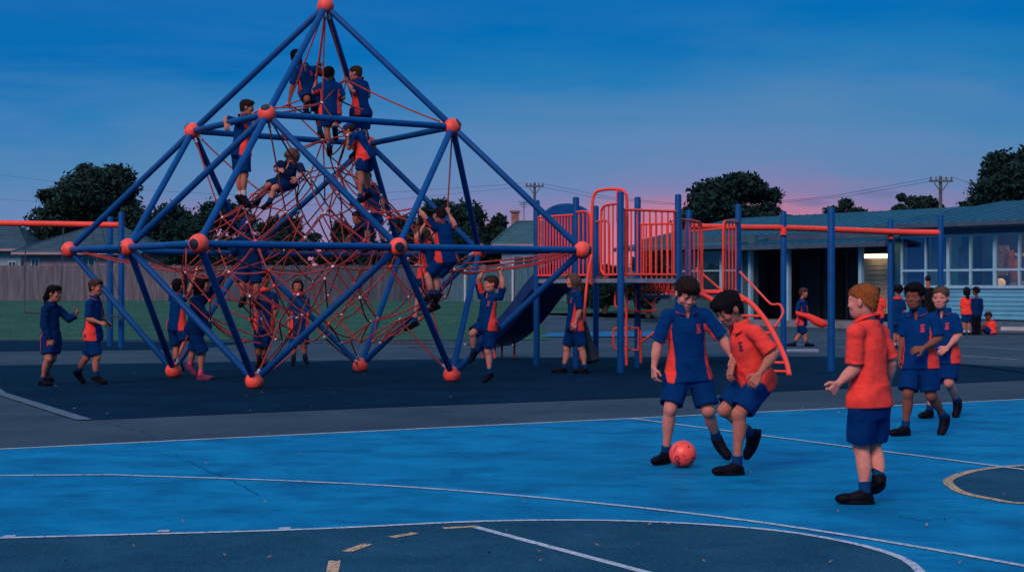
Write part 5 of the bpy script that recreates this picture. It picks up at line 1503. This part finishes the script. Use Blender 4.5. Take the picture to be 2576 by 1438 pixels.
        b0 = len(V) + 6 * np.arange(ns)[:, None]
        Q = np.concatenate([Q, b0 + np.array([[0, 1, 3, 2]]), b0 + np.array([[2, 3, 5, 4]])]); V = np.concatenate([V, rows.reshape(-1, 3)])
    link({'cap': 'cap', 'hood': 'hood', 'beanie': 'beanie'}.get(style, 'hair'), mkmesh('hair', V, Q, hair_mat(hair) if not cap_ else cloth_mat('headwear_' + hair, HAIRC[hair])))
    if style in ('cap', 'beanie'):
        H2 = Fld(hc - hh * .7, hc + hh * .7, hs); H2.put(ell(hp_(0, -.08, .08), HM, hv((.375, .43, .36)))); H2.cut(hp_(0, .28, .15), HM.T @ nv([0, -.72, 1.])); H2.put(ell(hp_(0, .6, -.06), HM, hv((.3, .34, .36))), .015, True)
        link('hair', H2.mesh('hair', hair_mat('dark')))
    off_ = J['base']
    for a in anchors.split():
        p = J[{'L': 'fL', 'R': 'fR', 'l': 'tL', 'r': 'tR'}[a]] + off_
        if a in 'LR': p = (J['w' + a] + J['f' + a]) / 2 + off_
        else: p = p + np.array([0, .0, -.02])
        ANCHORS.append(Vector(p))
    return root, J
# ---------------------------------------------------------------- the people
GC = 'children playing on the climbing frame'; GS = 'boys playing soccer on the blue court'; GB = 'people in the school yard behind'
person('boy in blue polo facing camera and looking down, stepping toward the orange ball', 12.4, 1.44, 8, (1842, 826), ((1878, 1008), (1822, 1008)), (1893, 846), (1795, 848),
       [(1944, 912, .3), (1967, 958, .3), (1972, 1000, .2)], [(1767, 928, .1), (1757, 988, .2), (1760, 1030, .3)], [(1903, 1102, .4), (1926, 1176, -.7), (1952, 1222, .3)], [(1801, 1098, .5), (1789, 1196, -.5), (1760, 1238, .9)],
       (1846, 790, 14, 26, 4), 'blue', 'dark', 'fringe', 'fair', .0048, hem=-.06, hh=.176, lean=.06, group=GS)
person('boy in orange polo with short black hair, bent forward and looking down at the ball', 11.75, 1.42, -62, (1990, 872), ((2048, 1024), (2012, 1024)), (2030, 892), (1981, 892),
       [(2078, 952, .35), (2040, 1006, .5), (2018, 1040, .3)], [(1986, 955, .2), (1968, 982, .6), (1957, 1018, .3)], [(1986, 1112, .6), (1981, 1226, -.2), (1930, 1262, .3)], [(1948, 1100, .3), (2020, 1166, -.8), (2014, 1228, -.3)],
       (1958, 830, -64, 36, 0), 'orange', 'black', 'fringe', 'tan', .0048, hem=-.13, hh=.176, lean=.08, group=GS)
person('ginger haired boy in orange polo seen from behind on the blue court', 10.1, 1.40, -142, (2334, 858), ((2318, 1088), (2356, 1088)), (2299, 892), (2366, 892),
       [(2296, 990, -.2), (2252, 1030, .2), (2232, 1056, .2)], [(2394, 974, -.1), (2384, 1036, -.5), (2374, 1064, -.3)], [(2314, 1200, -.3), (2326, 1298, .3), (2272, 1342, 0)], [(2346, 1198, -.2), (2362, 1280, .5), (2346, 1328, -.9)],
       (2318, 810, -122, 3, 0), 'orange', 'ginger', 'buzz', 'ginger', .0048, hem=-.02, hh=.158, grip='L', hw=.9, group=GS)
person('dark haired boy in blue polo walking left with one forearm across his waist', 14.7, 1.42, -30, (2468, 838), ((2490, 980), (2454, 980)), (2507, 858), (2434, 854),
       [(2522, 910, .3), (2480, 936, .8), (2446, 940, .3)], [(2428, 908, 0), (2419, 958, .2), (2414, 988, .1)], [(2502, 1062, .2), (2537, 1120, -.8), (2532, 1160, .2)], [(2440, 1058, .4), (2433, 1136, -.2), (2398, 1164, .6)],
       (2458, 796, -34, 4, 0), 'blue', 'black', 'short', 'brown', .0055, hem=-.06, hh=.172, group=GS)
person('short haired boy in blue polo walking behind the dark haired boy', 16.7, 1.42, -28, (2536, 836), ((2552, 966), (2522, 966)), (2564, 854), (2506, 852),
       [(2576, 900, .2), (2546, 934, .7), (2526, 946, .3)], [(2500, 902, 0), (2496, 946, .3)], [(2550, 1028, .3), (2572, 1078, -.8), (2570, 1114, .2)], [(2506, 1030, .4), (2498, 1092, -.2), (2478, 1116, .6)],
       (2528, 800, -28, 3, 0), 'blue', 'light', 'buzz', 'fair', .006, hem=-.07, hh=.17, group=GS)
# on the mat, left to right
person('girl in navy jacket with a long dark ponytail raising one hand, leftmost child', 22.2, 1.40, 62, (137, 816), ((145, 916), (128, 916)), (156, 830), (122, 830),
       [(186, 856, .1), (206, 846, -.1), (208, 824, 0)], [(118, 872, .1), (132, 912, .3)], [(142, 962, .2), (122, 1002, -.6), (140, 1026, .5)], [(130, 964, .3), (113, 1010, -.5), (132, 1032, .5)],
       (146, 789, 72, 2, 0), 'jacket', 'black', 'pony', 'tan', .008, hem=-.32, hh=.168, short_end=.72)
person('boy in blue polo with orange side panel walking toward the girl in the navy jacket', 22.5, 1.39, 72, (252, 796), ((256, 900), (244, 900)), (264, 810), (240, 810),
       [(272, 850, -.2), (286, 860, -.2)], [(238, 852, .2), (268, 862, .1), (286, 866, 0)], [(232, 956, -.2), (211, 994, -.3), (222, 1024, 0)], [(260, 956, .3), (258, 1006, -.1), (286, 1030, .2)],
       (258, 768, 76, 2, 0), 'blue', 'brown', 'short', 'tan', .008, hem=-.1, hh=.168)
person('boy with back turned reaching up to the net by the left ground ball', 25.0, 1.38, 150, (478, 774), ((466, 862), (486, 862)), (462, 786), (496, 784),
       [(462, 756, .2), (488, 728, .2)], [(510, 762, .2), (528, 716, .2), (533, 702, 0)], [(474, 918, -.3), (474, 958, .2), (470, 990, -.6)], [(498, 904, .3), (482, 950, .4), (490, 988, -.5)],
       (480, 752, 140, -6, 0), 'blue', 'black', 'short', 'tan', .009, hem=-.1, anchors='L R', group=GC)
person('girl in navy jumper with long black hair and pink sneakers', 23.6, 1.46, 78, (533, 792), ((532, 886), (518, 886)), (546, 808), (520, 808),
       [(576, 772, 0), (600, 738, 0), (618, 718, 0)], [(552, 846, .2), (564, 884, .2)], [(522, 938, -.1), (511, 980, -.2), (524, 1008, .1)], [(544, 946, .2), (539, 994, 0), (566, 1014, .1)],
       (545, 765, 86, 0, 0), 'jumper', 'black', 'long', 'tan', .009, hem=-.14, shoe='p', sock='p', hh=.17, anchors='L', short_end=1.02, group=GC)
person('child in navy with orange hooded collar standing inside the net', 26.0, 1.42, 4, (710, 780), ((722, 874), (697, 874)), (736, 794), (684, 794),
       [(744, 834, .2), (730, 864, .3)], [(674, 822, .4), (670, 800, .8)], [(712, 928, .3), (709, 962, -.3), (710, 988, .8)], [(696, 928, .3), (696, 962, -.3), (692, 990, .8)],
       (714, 748, 6, 14, 0), 'scarf', 'black', 'fringe', 'tan', .009, ground=False, hem=-.16, anchors='R l r', short_end=1.05, group=GC)
person('long haired girl standing on the mat behind the rope net facing the camera', 28.0, 1.42, 8, (803, 788), ((814, 884), (794, 884)), (823, 800), (785, 800),
       [(828, 836, .1), (828, 868, .2)], [(778, 836, .1), (776, 868, .2)], [(818, 924, .2), (820, 956, -.2), (826, 974, .7)], [(791, 924, .2), (789, 958, -.2), (786, 978, .8)],
       (800, 765, 8, 4, 0), 'scarf', 'dark', 'long', 'tan', .010, hem=-.16, short_end=.95, group=GC)
person('boy in blue polo hanging by both hands from a rope with one knee raised', 23.0, 1.40, -42, (1316, 786), ((1318, 872), (1296, 872)), (1344, 794), (1294, 792),
       [(1352, 764, .3), (1345, 728, .2), (1343, 714, 0)], [(1285, 752, .2), (1298, 728, .2), (1303, 716, 0)], [(1312, 940, .2), (1316, 1000, -.1), (1304, 1020, .5)], [(1270, 892, .7), (1273, 942, -.6), (1268, 958, .2)],
       (1320, 760, -72, 2, 0), 'blue', 'brown', 'short', 'fair', .0075, hem=-.14, hh=.168, grip='LR', anchors='L R', group=GC)
person('girl with long light brown hair in blue polo walking left below the play tower', 25.4, 1.50, -80, (1547, 778), ((1550, 876), (1540, 876)), (1553, 792), (1540, 792),
       [(1558, 834, .2), (1546, 868, .2), (1542, 884, .1)], [(1536, 832, -.2), (1532, 866, -.2)], [(1562, 934, .1), (1573, 982, 0), (1552, 1000, 0)], [(1524, 936, -.1), (1515, 982, 0), (1488, 996, 0)],
       (1539, 755, -84, 2, 0), 'blue', 'light', 'long', 'fair', .008, hem=-.12, hh=.16)
# up on the frame
person('boy in blue polo climbing with both arms up, back turned, near the right ball', 22.6, 1.38, -152, (1190, 600), ((1186, 698), (1210, 700)), (1168, 612), (1212, 612),
       [(1142, 584, .2), (1126, 562, .1), (1120, 552, 0)], [(1222, 604, .2), (1204, 572, .1), (1200, 560, 0)], [(1150, 742, .2), (1160, 792, .2), (1142, 806, .2)], [(1170, 744, .3), (1176, 792, .2), (1168, 818, .2)],
       (1181, 578, -138, 8, 0), 'blue', 'dark', 'buzz', 'fair', .0075, ground=False, hem=-.08, grip='LR', anchors='L R l r', group=GC)
person('child with messy fair hair and orange collar beside the boy with raised arms', 23.4, 1.40, -120, (1142, 656), ((1142, 738), (1156, 738)), (1134, 668), (1162, 668),
       [(1120, 640, .2), (1136, 612, .1)], [(1170, 650, 0), (1160, 620, 0)], [(1126, 792, .1), (1114, 866, 0), (1086, 896, 0)], [(1166, 776, 0), (1172, 820, -.2), (1160, 830, 0)],
       (1130, 630, -110, 10, 0), 'scarf', 'light', 'bob', 'fair', .0085, ground=False, hem=-.1, anchors='r', short_end=.6, group=GC)
person('boy in white socks standing high on the left, holding a blue pole', 22.9, 1.40, 128, (652, 314), ((638, 408), (656, 408)), (634, 326), (668, 324),
       [(606, 320, .1), (606, 334, .9), (608, 340, .2)], [(684, 346, .2), (684, 322, .4)], [(644, 470, -.1), (645, 528, 0), (652, 545, -.1)], [(658, 470, .1), (655, 526, 0), (664, 545, .1)],
       (664, 290, 92, 6, 0), 'blue', 'dark', 'short', 'tan', .0075, ground=False, hem=-.12, hh=.165, sock='w', anchors='l r', group=GC)
person('dark haired boy near the apex leaning down to the left with one hand low', 24.2, 1.44, 18, (815, 178), ((846, 252), (820, 250)), (848, 186), (796, 192),
       [(868, 200, .3), (857, 182, .6), (856, 170, 0)], [(786, 232, .1), (777, 272, .1), (772, 290, 0)], [(854, 304, .2), (860, 354, -.1), (868, 372, .7)], [(826, 268, .9), (822, 294, -.7), (826, 306, .4)],
       (797, 156, 40, 34, -18), 'blue', 'black', 'short', 'brown', .0075, ground=False, hem=-.1, lean=.08, grip='L', anchors='L R l', group=GC)
person('boy with black hair seen from behind in the middle of the upper ropes', 23.7, 1.38, 180, (885, 214), ((876, 300), (900, 302)), (862, 232), (910, 232),
       [(844, 248, -.3), (846, 230, -.5)], [(922, 262, -.1), (912, 272, -.7)], [(878, 346, 0), (885, 398, 0), (886, 416, -.6)], [(902, 336, .1), (900, 346, .9), (902, 366, -.2)],
       (884, 201, 178, 10, 0), 'blue', 'black', 'short', 'tan', .0075, ground=False, hem=-.1, anchors='l L', group=GC)
person('short haired boy in profile gripping a rope at the right of the upper ropes', 24.4, 1.40, -122, (965, 214), ((956, 304), (984, 306)), (950, 228), (980, 226),
       [(950, 246, .2), (932, 218, .3), (928, 210, 0)], [(990, 258, -.2), (972, 270, -.5)], [(956, 352, -.2), (960, 400, 0), (950, 416, 0)], [(978, 352, 0), (978, 400, 0), (970, 416, 0)],
       (955, 198, -100, 6, 0), 'blue', 'brown', 'buzz', 'fair', .0075, ground=False, hem=-.08, grip='L', anchors='L l', group=GC)
person('child in a navy cap bent over to the left below the upper pole ring', 23.3, 1.40, -112, (956, 356), ((976, 420), (992, 420)), (950, 366), (972, 360),
       [(938, 396, 0), (936, 376, .2)], [(952, 398, -.2), (944, 380, 0)], [(970, 464, .1), (968, 534, 0), (954, 546, 0)], [(984, 464, -.3), (990, 520, -.1), (978, 536, 0)],
       (937, 352, -92, 30, 0), 'blue', 'navy', 'cap', 'tan', .0075, ground=False, hem=-.14, lean=.04, anchors='L l r', group=GC)
person('light haired child sitting in the net with knees bent and head bowed', 23.3, 1.38, -22, (778, 440), ((778, 492), (752, 490)), (806, 446), (754, 440),
       [(814, 466, .1), (798, 480, .5)], [(742, 456, .3), (752, 456, .8)], [(738, 506, .6), (724, 544, -.1), (712, 556, .4)], [(718, 500, .5), (694, 538, -.1), (682, 552, .4)],
       (785, 422, -28, 36, 0), 'dark', 'light', 'bob', 'fair', .0075, ground=False, hem=-.06, lean=.1, anchors='l r', group=GC)
person('child in navy hood seen from behind, sitting at the front left of the net', 24.6, 1.44, 176, (667, 628), ((656, 716), (684, 716)), (640, 642), (696, 642),
       [(630, 676, .1), (640, 640, .4)], [(708, 672, .1), (700, 640, .4)], [(652, 764, .3), (654, 800, -.2), (650, 814, .3)], [(690, 768, .3), (690, 806, -.2), (694, 820, .3)],
       (664, 603, 176, 4, 0), 'jumper', 'navy', 'hood', 'tan', .009, ground=False, hem=-.1, anchors='l r', hw=1.12, group=GC)
person('child in orange and navy climbing behind the child in the navy cap', 25.2, 1.38, -150, (996, 498), ((986, 572), (1010, 572)), (980, 508), (1014, 508),
       [(962, 500, 0), (958, 478, 0)], [(1026, 536, .1), (1030, 560, 0)], [(988, 622, 0), (986, 660, 0), (980, 674, 0)], [(1020, 612, .2), (1030, 652, 0), (1022, 664, 0)],
       (984, 480, -150, 6, 0), 'scarf', 'dark', 'short', 'fair', .0095, ground=False, hem=-.1, anchors='l r', group=GC)
person('child in dark navy crouching deep in the net below the child in cap', 25.4, 1.36, -120, (976, 600), ((972, 656), (990, 656)), (962, 610), (994, 610),
       [(944, 634, 0), (928, 650, 0)], [(1006, 636, 0), (992, 652, 0)], [(936, 648, .2), (930, 690, 0), (916, 700, 0)], [(948, 652, -.2), (950, 696, 0), (936, 706, 0)],
       (962, 586, -110, 12, 0), 'dark', 'black', 'short', 'tan', .0095, ground=False, anchors='l', group=GC)
# yard behind
rt_, J_ = person('child running to the right behind the tower carrying a long orange cloth', 37.0, 1.37, 78, (2156, 806), ((2157, 868), (2150, 868)), (2164, 814), (2148, 814),
       [(2168, 840, -.1), (2176, 852, 0)], [(2142, 838, .1), (2162, 848, .1)], [(2150, 898, 0), (2134, 914, 0), (2124, 924, 0)], [(2164, 898, 0), (2168, 926, 0), (2180, 930, 0)],
       (2160, 787, 80, 2, 0), 'blue', 'brown', 'short', 'tan', .012, hem=-.1)
cw = J_['wR'] + J_['base']; cl = []
for (x, y, r) in ((2140, 842, .05), (2164, 848, .06), (2178, 853, .05), (2190, 860, .09), (2206, 868, .11), (2226, 873, .10)): cl.append((W(x * .936, y * .936, 36.75), r))
o = MB().tube(spline([p for p, r in cl], 4), [.045 + .055 * min(1, i / 13) - .07 * max(0, (i - 17) / 3) for i in range(21)], 12).build('cloth_bundle', cloth_mat('orange_cloth', O_), None, True, origin=cl[0][0])
tag(o, 'long orange cloth trailing from the running child\'s arm', 'cloth')
person('child in orange shirt standing at the school, half hidden by the ginger boy', 43.0, 1.42, 160, (2362, 800), (2358, 850), (2350, 806), (2374, 806),
       [(2346, 828), (2350, 848)], [(2378, 828), (2374, 848)], [(2354, 872), (2354, 898), (2352, 906)], [(2364, 872), (2364, 898), (2366, 906)], (2358, 784, 150, 4, 0), 'orange', 'dark', 'short', 'tan', .013, group=GB)
person('child in blue with an orange hooded collar standing by the thin blue post', 35.6, 1.44, 170, (2412, 802), ((2404, 862), (2416, 862)), (2398, 810), (2426, 810),
       [(2394, 834), (2400, 854)], [(2430, 834), (2426, 856)], [(2404, 896), (2404, 926), (2400, 934)], [(2416, 896), (2416, 926), (2420, 934)], (2414, 780, 175, 4, 0), 'scarf', 'black', 'curly', 'tan', .012, hem=-.2, sock='w', group=GB)
person('man in black clothes and black cap standing with his back turned by the windows', 45.5, 1.80, 172, (2494, 772), ((2486, 842), (2502, 842)), (2472, 780), (2516, 780),
       [(2468, 808), (2474, 832)], [(2520, 808), (2514, 832)], [(2486, 876), (2486, 906), (2484, 914)], [(2502, 876), (2502, 906), (2504, 914)], (2494, 750, 165, 2, 0), 'man', 'black', 'cap', 'tan', .014, leg='trousers', hh=.135, group=GB)
person('girl in orange polo with long dark hair standing against the weatherboards', 46.0, 1.43, 176, (2598, 800), ((2593, 842), (2603, 842)), (2586, 805), (2610, 805),
       [(2584, 828), (2586, 846)], [(2612, 828), (2610, 846)], [(2592, 868), (2592, 892), (2590, 900)], [(2604, 868), (2604, 892), (2606, 900)], (2598, 782, 178, 4, 0), 'orange', 'black', 'long', 'tan', .013, sock='w', group=GB)
person('child in dark blue with curly black hair beside the girl in orange', 46.0, 1.40, -160, (2624, 800), ((2618, 846), (2628, 846)), (2614, 806), (2636, 806),
       [(2612, 828), (2616, 846)], [(2638, 826), (2634, 846)], [(2618, 870), (2618, 894), (2614, 902)], [(2628, 870), (2628, 894), (2626, 902)], (2622, 782, -150, 2, 0), 'jumper', 'black', 'curly', 'brown', .013, leg='trousers', group=GB)
person('child in orange sitting on the ground against the weatherboard wall', 46.4, 1.36, 150, (2662, 862), ((2660, 893), (2668, 893)), (2652, 868), (2672, 868),
       [(2646, 884), (2650, 892)], [(2676, 882), (2678, 892)], [(2636, 878, 0), (2630, 897, 0), (2622, 899, 0)], [(2640, 880, .3), (2632, 898, 0), (2624, 900, 0)], (2656, 850, -60, 20, 0), 'orange', 'dark', 'curly', 'brown', .013, ground=False, group=GB)
build_net()
